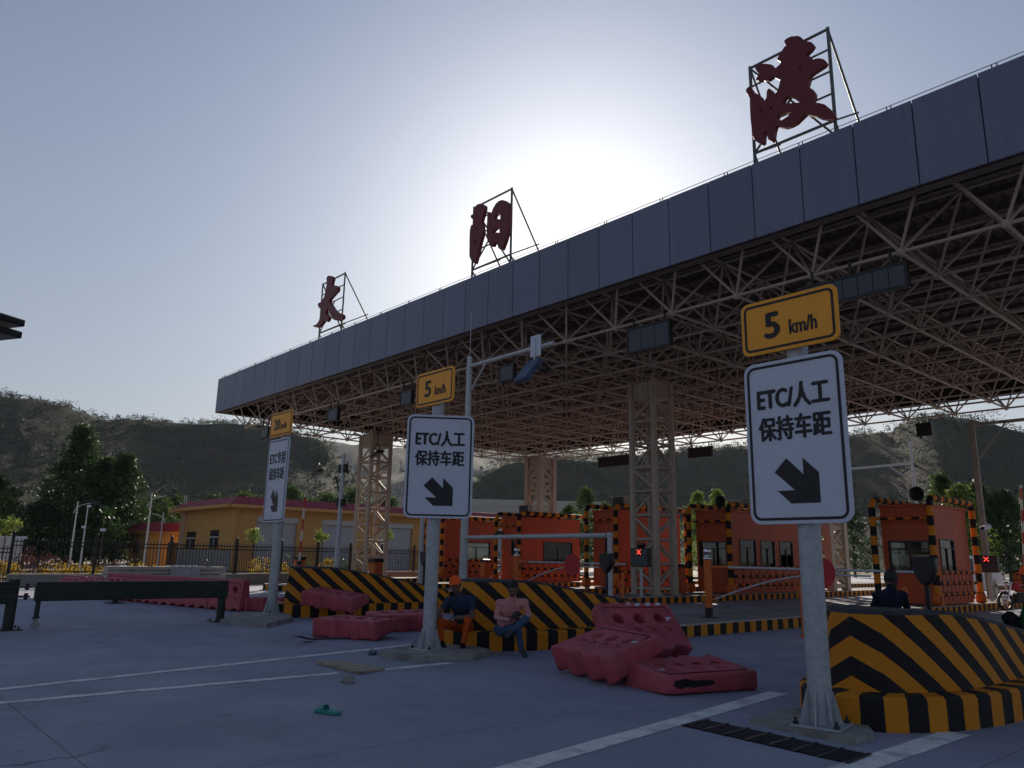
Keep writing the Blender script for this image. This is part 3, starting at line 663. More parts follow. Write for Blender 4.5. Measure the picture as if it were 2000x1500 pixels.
DU = [[(590,215),(620,190),(660,172),(735,165),(765,185),(785,225),(830,222),(865,230),(888,262),(865,300),(830,335),(808,362),(850,372),(880,408),(910,395),(950,392),(990,402),(1015,435),(1000,465),(940,505),(880,545),(855,565),(840,620),(825,680),(870,700),(900,740),(900,790),(880,838),(940,842),(1000,858),(1050,900),(1090,945),(1105,985),(1085,1000),(1030,1010),(960,1000),(900,975),(808,955),(760,1000),(710,1050),(650,1080),(600,1094),(550,1085),(510,1075),(495,1120),(485,1200),(465,1232),(430,1212),(412,1150),(405,1130),(392,1150),(385,1240),(365,1260),(330,1248),(290,1215),(270,1180),(262,1100),(250,1000),(245,900),(243,800),(225,760),(205,735),(207,700),(235,675),(265,705),(270,735),(310,745),(355,775),(390,830),(410,790),(415,720),(437,695),(468,715),(468,770),(515,735),(535,680),(552,610),(525,600),(475,575),(430,610),(390,615),(360,600),(335,620),(305,612),(310,590),(340,555),(310,520),(290,475),(320,452),(400,446),(465,455),(500,495),(550,450),(555,430),(515,405),(545,350),(590,280),(610,265),(595,240)],
 [(570,860),(600,790),(635,772),(690,795),(735,832),(745,838),(650,845)], [(525,975),(600,945),(665,935),(630,975),(570,1015),(522,1020)], [(440,930),(450,885),(470,880),(470,910),(450,940)], [(350,960),(358,900),(375,895),(365,930)], [(742,505),(748,470),(757,470),(754,500)]]
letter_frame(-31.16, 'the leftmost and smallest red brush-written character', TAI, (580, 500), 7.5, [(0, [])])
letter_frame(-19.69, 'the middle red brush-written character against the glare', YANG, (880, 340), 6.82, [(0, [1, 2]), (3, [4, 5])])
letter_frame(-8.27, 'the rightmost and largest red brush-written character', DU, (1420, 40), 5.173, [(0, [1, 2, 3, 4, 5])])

# ================================================================== ISLANDS
def nose(wd, ln, y0, n=14):
    """right half of a rounded nose: (offset from axis, y) from the tip backwards"""
    return [(wd * math.sqrt(max(0, 1 - (1 - i / n) ** 2)), y0 + ln * (i / n)) for i in range(n + 1)]
def kerb_strip(t, x0, x1, y0, y1, h, name='kerb'):
    """kerb with painted outer faces: right, left and front; pale top"""
    mb = MB(); L = y1 - y0; q = .03
    ring = [(x1, y1), (x1, y0 + .25), (x1 - .25, y0), (x0 + .25, y0), (x0, y0 + .25), (x0, y1)]
    u = 0
    for a, b in zip(ring[:-1], ring[1:]):
        d = math.hypot(b[0] - a[0], b[1] - a[1])
        mb.add([(a[0], a[1], 0), (b[0], b[1], 0), (b[0], b[1], h - .02), (a[0], a[1], h - .02)], [(0, 3, 2, 1)], [((u, 0), (u, 1), (u + d, 1), (u + d, 0))]); u += d
    mb.build(name, S_KERB, t, True)
    inner = [(x1 - .15, y1), (x1 - .15, y0 + .3), (x1 - .3, y0 + .15), (x0 + .3, y0 + .15), (x0 + .15, y0 + .3), (x0 + .15, y1)]
    mb = MB()
    for i in range(5):
        a, b, c, d = ring[i], ring[i + 1], inner[i + 1], inner[i]
        m_ = lambda p, e: (p[0] + (e[0] - p[0]) * .15, p[1] + (e[1] - p[1]) * .15)
        a2, b2 = m_(a, d), m_(b, c)
        mb.add([(*a, h - .02), (*b, h - .02), (*b2, h), (*a2, h)], [(0, 3, 2, 1)]); mb.add([(*a2, h), (*b2, h), (*c, h), (*d, h)], [(0, 3, 2, 1)])
    mb.build(name + '_top', M_KERBTOP, t, True)
    mb = MB(); mb.add([(p[0], p[1], h - .006) for p in inner], [tuple(reversed(range(6)))]); mb.build('paving', M_PAVER, t, True)
def paver_mat():
    m = bpy.data.materials.new('small_pavers'); m.use_nodes = True; t = m.node_tree; b = t.nodes['Principled BSDF']; b.inputs['Roughness'].default_value = .85
    tc = t.nodes.new('ShaderNodeTexCoord'); br = t.nodes.new('ShaderNodeTexBrick'); br.inputs['Scale'].default_value = 5
    br.inputs['Color1'].default_value = (.25, .23, .25, 1); br.inputs['Color2'].default_value = (.32, .28, .29, 1); br.inputs['Mortar'].default_value = (.12, .11, .11, 1); br.inputs['Mortar Size'].default_value = .015
    lnk(t, tc.outputs['Object'], br.inputs['Vector']); n = t.nodes.new('ShaderNodeTexNoise'); n.inputs['Scale'].default_value = 1.5; n.inputs['Detail'].default_value = 8; lnk(t, tc.outputs['Object'], n.inputs['Vector'])
    x = t.nodes.new('ShaderNodeMix'); x.data_type = 'RGBA'; x.blend_type = 'MULTIPLY'; x.inputs[0].default_value = .5; lnk(t, br.outputs[0], x.inputs[6]); lnk(t, n.outputs['Fac'], x.inputs[7]); lnk(t, x.outputs[2], b.inputs['Base Color'])
    bp = t.nodes.new('ShaderNodeBump'); bp.inputs['Strength'].default_value = .6; bp.inputs['Distance'].default_value = .01; bp.invert = True; lnk(t, br.outputs['Fac'], bp.inputs['Height']); lnk(t, bp.outputs[0], b.inputs['Normal'])
    return m
M_PAVER = paver_mat()
M_CAP = mat('bumper_cap_paint', (0.045, 0.045, 0.05), .75, 0, .35, 6, .3, 50, .25)
def bumper(t, cx, tip, wd, H, Hend, ln, hl=0.30):
    """crash cushion: a striped ledge with a higher striped body set back on it, falling to the rear"""
    half = nose(wd, 2.1, tip) + [(wd, tip + 2.1 + (ln - 2.1) * q) for q in (.2, .4, .6, .8, 1)]
    ring = [(-x, y) for x, y in reversed(half)][:-1] + half           # left rear -> tip -> right rear
    s_tip = 0; S = [0]
    for a, b in zip(ring[:-1], ring[1:]): S.append(S[-1] + math.hypot(b[0] - a[0], b[1] - a[1]))
    s_tip = S[len(half) - 1]; S = [s - s_tip for s in S]
    # ledge wall
    mb = MB()
    for i in range(len(ring) - 1):
        a, b = ring[i], ring[i + 1]
        mb.add([(cx + a[0], a[1], 0), (cx + b[0], b[1], 0), (cx + b[0], b[1], hl - .03), (cx + a[0], a[1], hl - .03)], [(0, 1, 2, 3)], [((S[i], 0), (S[i + 1], 0), (S[i + 1], 1), (S[i], 1))], True)
        k = .035 / wd; a2, b2 = (a[0] * (1 - k), a[1] + .02), (b[0] * (1 - k), b[1] + .02)
        mb.add([(cx + a[0], a[1], hl - .03), (cx + b[0], b[1], hl - .03), (cx + b2[0], b2[1], hl), (cx + a2[0], a2[1], hl)], [(0, 1, 2, 3)], [((S[i], 0), (S[i + 1], 0), (S[i + 1], 1), (S[i], 1))], True)
    mb.build('bumper_ledge', S_LEDGE, t, True)
    # body ring (inset), z-layers so that chevron bands read smoothly
    half2 = nose(wd - .24, 1.75, tip + .33) + [(wd - .24, tip + 2.08 + (ln - 2.08) * q) for q in (.2, .4, .6, .8, 1)]
    ring2 = [(-x, y) for x, y in reversed(half2)][:-1] + half2; S2 = [0]
    for a, b in zip(ring2[:-1], ring2[1:]): S2.append(S2[-1] + math.hypot(b[0] - a[0], b[1] - a[1]))
    st = S2[len(half2) - 1]; S2 = [abs(s - st) for s in S2]
    def top(y): q = max(0, (y - tip - 1.25) / (ln - 1.25)); return H + (Hend - H) * q ** 1.12
    mb = MB(); n = len(ring2); NZ = 8; rows = []
    for j in range(NZ + 1):
        row = []
        for i, (x, y) in enumerate(ring2):
            z = hl + (top(y) - .04 - hl) * j / NZ; lean = 1 - .085 * (j / NZ)
            row.append((cx + x * lean, y + (.10 * (j / NZ) * max(0, 1 - (y - tip) / 1.6)), z))
        rows.append(row)
    for j in range(NZ):
        for i in range(n - 1):
            P = [rows[j][i], rows[j][i + 1], rows[j + 1][i + 1], rows[j + 1][i]]
            U = [(p[2] + .80 * math.sqrt(S2[q] ** 2 + .02), 0) for p, q in zip(P, (i, i + 1, i + 1, i))]
            mb.add(P, [(0, 1, 2, 3)], [tuple(U)], True)
    # rear face
    a, b = rows[0][-1], rows[0][0]; c, d = rows[-1][0], rows[-1][-1]
    mb.add([a, b, c, d], [(0, 1, 2, 3)], [((0, 0),) * 4]); mb.build('bumper_body', S_CHEV, t, True)
    # rounded shoulder and top
    mb = MB(); tr = [(cx + (p[0] - cx) * .955, p[1] + .04 * max(0, 1 - (p[1] - tip) / 1.6), p[2] + .04) for p in rows[-1]]
    for i in range(n - 1): mb.add([rows[-1][i], rows[-1][i + 1], tr[i + 1], tr[i]], [(0, 1, 2, 3)], None, True)
    m_ = n // 2
    for i in range(m_): mb.add([tr[i], tr[i + 1], tr[n - 2 - i], tr[n - 1 - i]], [(0, 1, 2, 3)] if i + 1 != n - 2 - i else [(0, 1, 3)])
    mb.build('bumper_top', M_CAP, t, True)
    # ledge top surface: striped continuation
    mb = MB(); ro = [(cx + x * (1 - .035 / wd), y + .02) for x, y in ring]; ri = [(p[0], p[1]) for p in rows[0]]
    for i in range(len(ro) - 1):
        pa, pb = ri[i], ri[i + 1]
        mb.add([(*ro[i], hl), (*ro[i + 1], hl), (*pb, hl), (*pa, hl)], [(0, 1, 2, 3)], [((S[i], 0), (S[i + 1], 0), (S[i + 1], 0), (S[i], 0))])
    mb.build('bumper_ledge_top', S_LEDGE, t, True)
def island(label, cx, y0, y1, hw=1.05, bump=None, h=.24):
    t = thing('traffic_island', label, 'traffic island', (cx, y0, 0), 0, 'traffic islands between the toll lanes')
    ky = y0 if not bump else bump[0] + bump[4] - .02
    kerb_strip(t, cx - hw, cx + hw, ky, y1, h)
    if bump: bumper(t, cx, *bump)
    return t
ISL = {}
ISL['A'] = island('near traffic island with black and yellow chevron bumper at lower right', -3.72, 7.42, 60, .9, bump=(7.42, .98, 1.05, .56, 4.9))
ISL['B'] = island('middle traffic island whose striped bumper seats the two men', -10.66, 8.0, 60, 1.0, bump=(8.0, 1.06, 1.11, .60, 4.75))
ISL['C'] = island('left traffic island whose striped bumper has red barriers tipped against it', -18.2, 8.5, 60, .85, bump=(8.5, 1.1, 1.17, .60, 4.7))
ISL['D'] = island('low striped traffic island carrying the raised booth behind the height frame', -24.25, 13.6, 60, 1.0)
ISL['E'] = island('low striped traffic island showing left of the left bumper', -30.6, 14.2, 60, 1.0)
ISL['F'] = island('farthest striped traffic island by the boundary fence', -37.7, 21.2, 58, 1.0)

# ================================================================== SIGNS
def sign_post(x, y, ang, w1, h1, zc1, top, words, label, r0=.105, rx=None, rz1=0.0, rz2=0.0, base_z=.09, dx=0.0, dy=0.0):
    """galvanised post with foot fins, white plate (three lines and an arrow) and a yellow speed plate above"""
    t = thing('lane_sign', label, 'road sign', (x, y, base_z), 0, 'lane entry signs')
    H = top['z'] + top['h'] * .5 - base_z
    mb = MB(); mb.tube((0, 0, 0), (0, 0, H), r0, r0 * .93, n=20); mb.build('post', M_GALV, t)
    for k in range(8):
        a = k * math.pi / 4 + .2; c, s_ = math.cos(a), math.sin(a); p = [(r0 * .9, 0), (.19, 0), (.19, .03), (r0 + .012, .30), (r0 * .9, .30)]
        mb = MB(); q = .006; vs = [(c * u - s_ * e, s_ * u + c * e, v) for e in (-q, q) for u, v in p]; m_ = len(p)
        mb.add(vs, [tuple(range(m_)), tuple(reversed(range(m_, 2 * m_)))] + [(i, i + m_, (i + 1) % m_ + m_, (i + 1) % m_) for i in range(m_)]); mb.build('fin', M_GALV, t)
    mb = MB(); mb.box((0, 0, .008), (.44, .44, .022), .2, .004); mb.build('foot_plate', M_GALV, t)
    for k in range(4):
        a = k * math.pi / 2 + .2 + math.pi / 4; mb = MB(); mb.tube((.25 * math.cos(a), .25 * math.sin(a), 0), (.25 * math.cos(a), .25 * math.sin(a), .08), .013, n=6); mb.tube((.25 * math.cos(a), .25 * math.sin(a), .02), (.25 * math.cos(a), .25 * math.sin(a), .045), .026, n=6); mb.build('anchor_bolt', M_DARK, t)
    def face(wd, hg, zc, rz, m_face, border, items, off=(0, 0), name='sign_plate'):
        pl = bpy.data.objects.new(name, None)
        me = plate([rrect(wd, hg, .11 if hg > 1 else .08)], .012, .003, name=name)
        o = mk(name, stand(me), m_face, t); o.location = (off[0] + dx, off[1] + dy, zc - base_z); o.rotation_euler = (0, 0, rz)
        me = plate([rrect(wd - .07, hg - .07, .085 if hg > 1 else .06), list(reversed(rrect(wd - .07 - 2 * border, hg - .07 - 2 * border, .06 if hg > 1 else .04)))], .0022, name='border')
        b_ = mk('border', stand(me), M_SIGNBLK, o); b_.location = (0, -.0175, 0)
        for me, px_, pz_ in items:
            i_ = mk('lettering', stand(me), M_SIGNBLK, o); i_.location = (px_, -.0175, pz_)
        mb = MB()
        for q in (-.3, .3):
            mb.box((0, .03, q * hg), (wd * .8, .028, .045)); mb.tube((-.0, .045, q * hg), (0, .05, q * hg), .01)
        mb.build('bracket', M_GALV, o); return o
    s_ = w1 / 1.1; v_ = h1 / 1.72
    A = text_mesh(words[0], .30 * v_, .0015); B = text_mesh(words[1], .27 * v_, .0015)
    def fit(me, wd, hg):
        xs = [q.co.x for q in me.vertices]; ys = [q.co.y for q in me.vertices]; cx_, cy_ = (min(xs) + max(xs)) / 2, (min(ys) + max(ys)) / 2
        for q in me.vertices: q.co.x = (q.co.x - cx_) / (max(xs) - min(xs)) * wd; q.co.y = (q.co.y - cy_) / (max(ys) - min(ys)) * hg
        return me
    bolden(fit(A, .79 * s_, .255 * v_), .011 * s_); bolden(fit(B, .79 * s_, .25 * v_), .009 * s_)
    arrow = [(-.30, .12), (-.15, .27), (.045, .075), (.045, .26), (.22, .09), (.22, -.235), (-.12, -.235), (-.27, -.09), (-.065, -.09)]
    arrow = [(px_ * .92 * s_, pz_ * .92 * v_) for px_, pz_ in arrow]
    if words[5]: arrow = [(px_ * .82, pz_) for px_, pz_ in arrow]
    AR = plate([arrow], .002, name='arrow')
    face(w1, h1, zc1, rz1, M_WHITE, .026, [(A, 0, .46 * v_), (B, 0, .13 * v_), (AR, .03, -.44 * v_)], off=(0, -.15) if rz1 == 0 else (.15 * math.sin(rz1), -.15 * math.cos(rz1)))
    N = bolden(fit(text_mesh(words[2][0], .3, .0015), (.16 if len(words[2][0]) == 1 else .29) * s_, .26), .013); K = bolden(fit(text_mesh('km/h', .2, .0015), .30 * s_, .15), .005)
    face(top['w'], top['h'], top['z'], rz2, M_SIGNYEL, .024, [(N, -.18 * s_, .0), (K, .17 * s_, -.055)], off=(0, -.15), name='speed_plate')
    return t
sign_post(-3.72, 7.12, 0, 1.036, 1.62, 2.665, dict(w=1.036, h=.565, z=3.85), ('ETC/人工', '保持车距', ('5',), 1, 1, False),
          'nearest tall lane sign, white plate and 5 km/h plate, before the lower right bumper', r0=.108, base_z=.055)
sign_post(-10.15, 7.36, 0, 1.08, 1.65, 2.895, dict(w=1.03, h=.58, z=4.19), ('ETC/人工', '保持车距', ('5',), 1, 1, False),
          'middle lane sign with 5 km/h plate beside the man in the orange cap', rz1=R(53.5), dx=.04, dy=.04)
sign_post(-18.0, 8.42, 0, 1.15, 2.03, 3.23, dict(w=1.2, h=.62, z=4.62), ('ETC专用', '保持车距', ('20',), 1, 1, True),
          'farthest lane sign with 20 km/h plate, left of the left bumper', r0=.115)
# concrete pads
def pad(label, poly, z, rail=None):
    mb = MB(); mb.prism(poly, -.05, z); o = mb.build('concrete_pad', M_CONC); return tag(o, label, 'concrete pad', 'concrete pads under the lane signs')
def P2(pts, z): return [(onz(px, py, z).x, onz(px, py, z).y) for px, py in pts]
q = P2([(1463, 1402), (1662, 1444), (1708, 1432), (1640, 1400), (1540, 1388)], .05); pad('flat concrete pad under the nearest sign post', [q[0], q[1], q[2], (q[2][0] - .55, q[2][1] + .9), (q[0][0] - .05, q[0][1] + .75)], .05)
q = P2([(740, 1270), (812, 1282), (925, 1277)], .09); pad('flat concrete pad under the middle sign post and the seated man\'s feet', [q[0], q[1], q[2], (q[2][0] - .25, q[2][1] + .55), (-11.2, 8.5)], .09)
pad('concrete pad under the farthest sign post', P2([(430, 1210), (520, 1218), (572, 1206), (560, 1196), (470, 1194)], .09), .09)

# drain gratings
def grating(label, c0, c1, c2, c3, nb, xb):
    """dark pit with a frame of bars; corners run along the long side first"""
    t = thing('drain_grating', label, 'drain grating', c0, 0, 'drain gratings')
    c0, c1, c2, c3 = map(Vector, (c0, c1, c2, c3))
    mb = MB(); mb.add([(*c0.xy, .003), (*c1.xy, .003), (*c2.xy, .003), (*c3.xy, .003)], [(0, 1, 2, 3)]); mb.build('pit', M_BLACK, t, True)
    U = (c1 - c0); V = (c3 - c0)
    for i in range(nb):
        f = (i + .5) / nb; a = c0 + V * f; b = c1 + V * f
        mb = MB(); mb.tube((a.x, a.y, .009), (b.x, b.y, .009), .007, n=4); mb.build('bar', M_DARK, t, True)
    for i in range(xb + 1):
        f = i / xb; a = c0 + U * f; b = c3 + U * f
        mb = MB(); mb.box(((a.x + b.x) / 2, (a.y + b.y) / 2, .011), (V.length + .03, .03, .012), math.atan2(V.y, V.x)); mb.build('frame_bar', M_DARK, t, True)
    return t
_g = [onz(*p) for p in ((1335, 1419), (1655, 1492), (1702, 1474), (1382, 1408))]
grating('long slotted drain grating in front of the nearest sign', _g[0], _g[1], _g[2], _g[3], 7, 7)
_g = [onz(*p) for p in ((432, 1207), (482, 1219), (525, 1215), (470, 1204))]
grating('small drain grating near the green rail and farthest sign', _g[0], _g[1], _g[2], _g[3], 8, 3)

# ================================================================== BOOTHS
def hoop(t, x, y0, y1, z0, z1, r=.105, bend=.32, u0=0.0):
    """striped crash hoop: front post, rounded corner, run along the roof edge, rear post"""
    pts = [(x, y0, z0)]
    for k in range(5): pts.append((x, y0, z0 + (z1 - bend - z0) * (k + 1) / 5))
    for k in range(1, 7): a = math.pi / 2 * k / 6; pts.append((x, y0 + bend * (1 - math.cos(a)), z1 - bend + bend * math.sin(a)))
    n = 5
    for k in range(1, n): pts.append((x, y0 + bend + (y1 - y0 - 2 * bend) * k / n, z1))
    for k in range(0, 7): a = math.pi / 2 * k / 6; pts.append((x, y1 - bend + bend * math.sin(a), z1 - bend * (1 - math.cos(a))))
    pts.append((x, y1, z0)); mb = MB(); mb.path(pts, r, 12, u0=u0); mb.build('crash_hoop', S_PIPE, t, True)
    for yy in (y0, y1):
        mb = MB(); mb.box((x, yy, z0 + .13), (.30, .16, .26), 0, .02); mb.tube((x - .09, yy, z0 + .17), (x + .09, yy, z0 + .17), .2, n=14); mb.build('hoop_foot', M_ORANGE2, t, True)
def window(t, ax, pos, a0, a1, z0, z1, sgn, nv=1, tr=.7):
    """framed window: ax 'x' = glazing in a wall of constant y (spans x), 'y' = wall of constant x"""
    f = .05
    def B(m_, a, b, z_0, z_1, th=.05, off=0.0):
        c, d = ((a + b) / 2, b - a)
        if ax == 'x': m_.box((c, pos + sgn * off, (z_0 + z_1) / 2), (d, th, z_1 - z_0))
        else: m_.box((pos + sgn * off, c, (z_0 + z_1) / 2), (th, d, z_1 - z_0))
    fr = MB(); B(fr, a0, a1, z0, z0 + f, .07, .02); B(fr, a0, a1, z1 - f, z1, .07, .02); B(fr, a0, a0 + f, z0 + f, z1 - f, .07, .02); B(fr, a1 - f, a1, z0 + f, z1 - f, .07, .02)
    zt = z0 + (z1 - z0) * tr; B(fr, a0 + f, a1 - f, zt, zt + .035, .05, .015)
    for k in range(1, nv + 1): c = a0 + (a1 - a0) * k / (nv + 1); B(fr, c - .018, c + .018, z0 + f, zt, .05, .015)
    o = fr.build('window_frame', M_BLACK, t, True)
    for k in range(nv + 1):
        u0 = a0 + f + (a1 - a0 - 2 * f) * k / (nv + 1); u1 = a0 + f + (a1 - a0 - 2 * f) * (k + 1) / (nv + 1)
        g = MB(); B(g, u0, u1, z0 + f, zt, .008); g.build('pane', M_GLASS, t, True)
    g = MB(); B(g, a0 + f, a1 - f, zt + .035, z1 - f, .008); g.build('pane', M_GLASS, t, True)
def wall_with_hole(t, ax, pos, a0, a1, z0, z1, holes, th=.06):
    """wall panel cut round its window openings, holes = [(a, b, z, z)] in order along the wall"""
    m_ = MB()
    def B(a, b, q0, q1):
        if b - a < .004 or q1 - q0 < .004: return
        if ax == 'x': m_.box(((a + b) / 2, pos, (q0 + q1) / 2), (b - a, th, q1 - q0))
        else: m_.box((pos, (a + b) / 2, (q0 + q1) / 2), (th, b - a, q1 - q0))
    c = a0
    for (h0, h1, k0, k1) in holes: B(c, h0, z0, z1); B(h0, h1, z0, k0); B(h0, h1, k1, z1); c = h1
    B(c, a1, z0, z1); m_.build('wall_panel', M_ORANGE, t, True)
M_INTER = mat('booth_interior', (0.48, 0.47, 0.43), .8, 0, .1)
M_CURT = mat('pale_curtain', (0.62, 0.62, 0.54), .9, 0, .12, 5, trans=.4)
def booth(label, cx, yf, ln, z0, zr, hw=.82, fwin=None, swin=(), ac=None, horn=True, rail=True, hf=.35, hb=.35):
    """orange toll booth: walls with glazed openings, flat roof, striped crash hoops either side, panelled guard rails"""
    t = thing('toll_booth', label, 'toll booth', (cx, yf + ln / 2, z0), 0, 'orange toll booths'); xl, xr, yb = cx - hw, cx + hw, yf + ln; zt = zr
    fh = [(cx + fwin[0], cx + fwin[1], z0 + fwin[2], z0 + fwin[3])] if fwin else []
    wall_with_hole(t, 'x', yf + .03, xl, xr, z0, zt, fh); wall_with_hole(t, 'x', yb - .03, xl, xr, z0, zt, [(cx - .5, cx + .5, z0 + 1.0, z0 + 2.05)])
    sh = [(yf + a, yf + b, z0 + c, z0 + d) for a, b, c, d in swin]
    wall_with_hole(t, 'y', xr - .03, yf + .06, yb - .06, z0, zt, sh); wall_with_hole(t, 'y', xl + .03, yf + .06, yb - .06, z0, zt, sh)
    mb = MB(); mb.box((cx, yf + ln / 2, zt + .05), (2 * hw + .1, ln + .1, .1), 0, .02); mb.build('roof', M_ORANGE, t, True)
    mb = MB(); mb.box((cx, yf + ln / 2, z0 + .02), (2 * hw - .14, ln - .14, .04)); mb.box((cx - .1, yf + ln * .55, z0 + .75), (.9, .5, .06)); mb.box((cx - .3, yf + ln * .55, z0 + .38), (.06, .45, .7)); mb.build('desk', M_INTER, t, True)
    mb = MB(); mb.box((cx - .25, yf + ln * .5, z0 + .98), (.06, .45, .34), .2); mb.build('monitor', M_BLACK, t, True)
    for (a, b, c, d) in sh:
        w_ = b - a; mb = MB(); k = 9
        for q in range(k): u0, u1 = a + w_ * .55 + w_ * .42 * q / k, a + w_ * .55 + w_ * .42 * (q + 1) / k; e = .03 * (q % 2); mb.add([(xr - .16 - e, u0, c + .02), (xr - .16 - (.03 - e), u1, c + .02), (xr - .16 - (.03 - e), u1, d - .05), (xr - .16 - e, u0, d - .05)], [(0, 1, 2, 3)])
        mb.build('curtain', M_CURT, t, True)
    if fwin: window(t, 'x', yf + .03, *fh[0], -1, 1)
    for s_ in sh: window(t, 'y', xr - .03, *s_, 1, 1); window(t, 'y', xl + .03, *s_, -1, 1)
    window(t, 'x', yb - .03, cx - .5, cx + .5, z0 + 1.0, z0 + 2.05, 1, 1)
    # vents under the eave and service bar between the hoops
    mb = MB(); mb.tube((xl - .1, yf - hf + .06, zt - .38), (xr + .1, yf - hf + .06, zt - .38), .03, n=8)
    mb.path([(xl - .1, yf - hf + .02, zt - .38), (xr + .1, yf - hf + .02, zt - .38)], .04, 8); mb.build('tie_bar', S_RAIL, t, True)
    for s_, u in ((-1, .0), (1, .31)): hoop(t, cx + s_ * (hw + .12), yf - hf, yb + hb, z0, zt + .28, u0=u)
    if rail:    # low panelled guard rail with painted boards on the right-hand side
        x = xr + .10; n = 3
        for k in range(3):
            zz = z0 + .22 + .34 * k
            mb = MB(); mb.path([(x, yf - .1, zz + .1), (x, yb + .1, zz + .1)], .055, 8, u0=k * .25); mb.build('guard_rail', S_RAIL, t, True)
        for k in range(9):
            yy = yf + ln * (k + .5) / 9; mb = MB(); mb.box((x - .06, yy, z0 + .55), (.03, ln / 9 - .06, .86)); mb.build('guard_board', M_ORANGE, t, True)
    if ac is not None:
        a = thing('air_conditioner', ac[2], 'air conditioner', (cx + ac[0], yf + ac[1], zt + .10), 0, 'outdoor air conditioner units on booth roofs'); az = zt + .10
        mb = MB(); mb.box((0, 0, .36), (.78, .32, .58), 0, .02); mb.build('casing', M_WHITE if False else mat('aged_white_casing', (.42, .41, .39), .6, 0, .12, 4, dirt=.3), a)
        mb = MB(); mb.box((0, -.163, .36), (.66, .012, .50)); mb.build('grille', M_BLACK, a)
        mb = MB()
        for sx in (-.28, .28): mb.box((sx, 0, .035), (.05, .42, .07))
        mb.build('feet', M_DARK, a)
    if horn:
        a = thing('horn_speaker', horn if isinstance(horn, str) else 'round black horn speaker', 'speaker', (cx + hw * .7, yf - .05, zt + .10), 0, 'round black horn speakers on booth roofs')
        mb = MB(); P = [(.05, -.02), (.06, .10), (.12, .2), (.21, .26), (.24, .265), (.235, .25), (.11, .17), (.03, .08)]
        m2 = MB(); m2.lathe(P, (0, 0, 0), 18); m2.v = [(x, -z, y + .30) for x, y, z in m2.v]; m2.build('horn', M_BLACK, a)
        mb.tube((0, 0, 0), (0, 0, .3), .025, n=8); mb.build('bracket', M_DARK, a)
    return t
# swin: windows of the long side (start, end along it from the front; sill and head above the floor)
booth('orange toll booth at far right with a man seated in front', -10.72, 27.0, 3.1, .26, 3.35, .80, fwin=(-.62, .70, 1.02, 2.0), swin=((.5, 1.75, 1.02, 2.08),), horn='round black horn speaker on the far right booth')
booth('orange toll booth with three side windows, left of the nearest sign', -18.30, 27.2, 5.6, .26, 3.42, .82, fwin=(-.70, .62, 1.0, 2.0), swin=((.55, 1.75, 1.0, 2.1), (2.1, 3.2, 1.0, 2.1), (3.6, 4.7, 1.0, 2.1)), horn='round black horn speaker on the three-window booth')
booth('tall orange toll booth left of the big lattice column, narrow front slot', -24.25, 27.4, 4.6, .26, 3.62, .78, fwin=(-.05, .28, 1.35, 2.25), swin=((.9, 1.9, 1.0, 2.0),), ac=(.3, .7, 'dark air conditioner on the booth left of the lattice column'), horn=False)
booth('orange toll booth in the centre behind the grey height frame', -30.75, 27.4, 4.3, .26, 3.45, .78, fwin=(-.05, .25, 1.3, 2.1), swin=((1.5, 3.7, 1.0, 2.05),), ac=(.35, .6, 'air conditioner on the central booth roof'), horn=False)
booth('orange toll booth behind the middle sign post', -37.6, 27.6, 4.0, .26, 3.45, .78, fwin=None, swin=((1.3, 3.4, 1.0, 2.05),), horn=False)

# ================================================================== LANE EQUIPMENT
def tube_part(t, name, pts, r, m, n=10): mb = MB(); mb.path(pts, r, n); return mb.build(name, m, t, True)
def swing_gate(label, x, y, z0, x1, sx):
    """orange pivot post with chrome finial, two-tube arm braced by a bow, round no-entry disc"""
    t = thing('swing_gate', label, 'gate', (x, y, z0), 0, 'tubular lane gates with no-entry discs')
    mb = MB(); mb.tube((x, y, z0 + .22), (x, y, z0 + 1.28), .085, n=16); mb.build('post', M_ORANGE2, t, True)
    mb = MB(); mb.tube((x, y, z0), (x, y, z0 + .22), .087, n=16); mb.build('post_base', M_BLACK, t, True)
    mb = MB(); mb.tube((x, y, z0), (x, y, z0 + .015), .2, n=20); mb.build('foot_plate', M_DARK, t, True)
    mb = MB(); mb.lathe([(.085, 0), (.095, .01), (.095, .05), (.05, .06), (.04, .11), (.075, .14), (.09, .19), (.07, .24), (.02, .262), (0, .265)], (x, y, z0 + 1.28), 14); mb.build('finial', M_CHROME, t, True)
    za = z0 + 1.12
    mb = MB(); mb.tube((x, y, za), (x + .55, y, za), .032, n=10); mb.build('arm_sleeve', M_ORANGE2, t, True)
    tube_part(t, 'arm', [(x + .5, y, za), (x1, y, za)], .026, M_GALV2)
    n = 14; P = []
    for k in range(n + 1):
        q = k / n; P.append((x + .09 + (sx + .1 - x) * q, y, z0 + .38 + (za - .10 - z0 - .38) * math.sin(q * math.pi / 2)))
    tube_part(t, 'brace_bow', P, .02, M_GALV2); tube_part(t, 'brace_rail', [(sx + .1, y, za - .1), (sx + (x1 - sx) * .5, y, za - .1)], .02, M_GALV2)
    mb = MB(); mb.tube((x + .08, y, z0 + .36), (x + .2, y, z0 + .45), .028, n=8); mb.build('lug', M_ORANGE2, t, True)
    d = MB(); d.tube((sx, y - .05, za - .06), (sx, y - .062, za - .06), .31, n=36, smooth=False); d = d.build('no_entry_disc', M_RED, t, True)
    m2 = MB(); m2.box((sx, y - .0655, za - .06), (.42, .005, .10)); m2.build('white_bar', M_WHITE, d, False)
    return t
swing_gate('near tubular lane gate with red no-entry disc behind the nearest sign', -10.61, 15.48, .24, -5.9, -7.87)
swing_gate('far tubular lane gate with red no-entry disc beyond the seated men', -18.3, 16.5, .24, -13.9, -15.85)
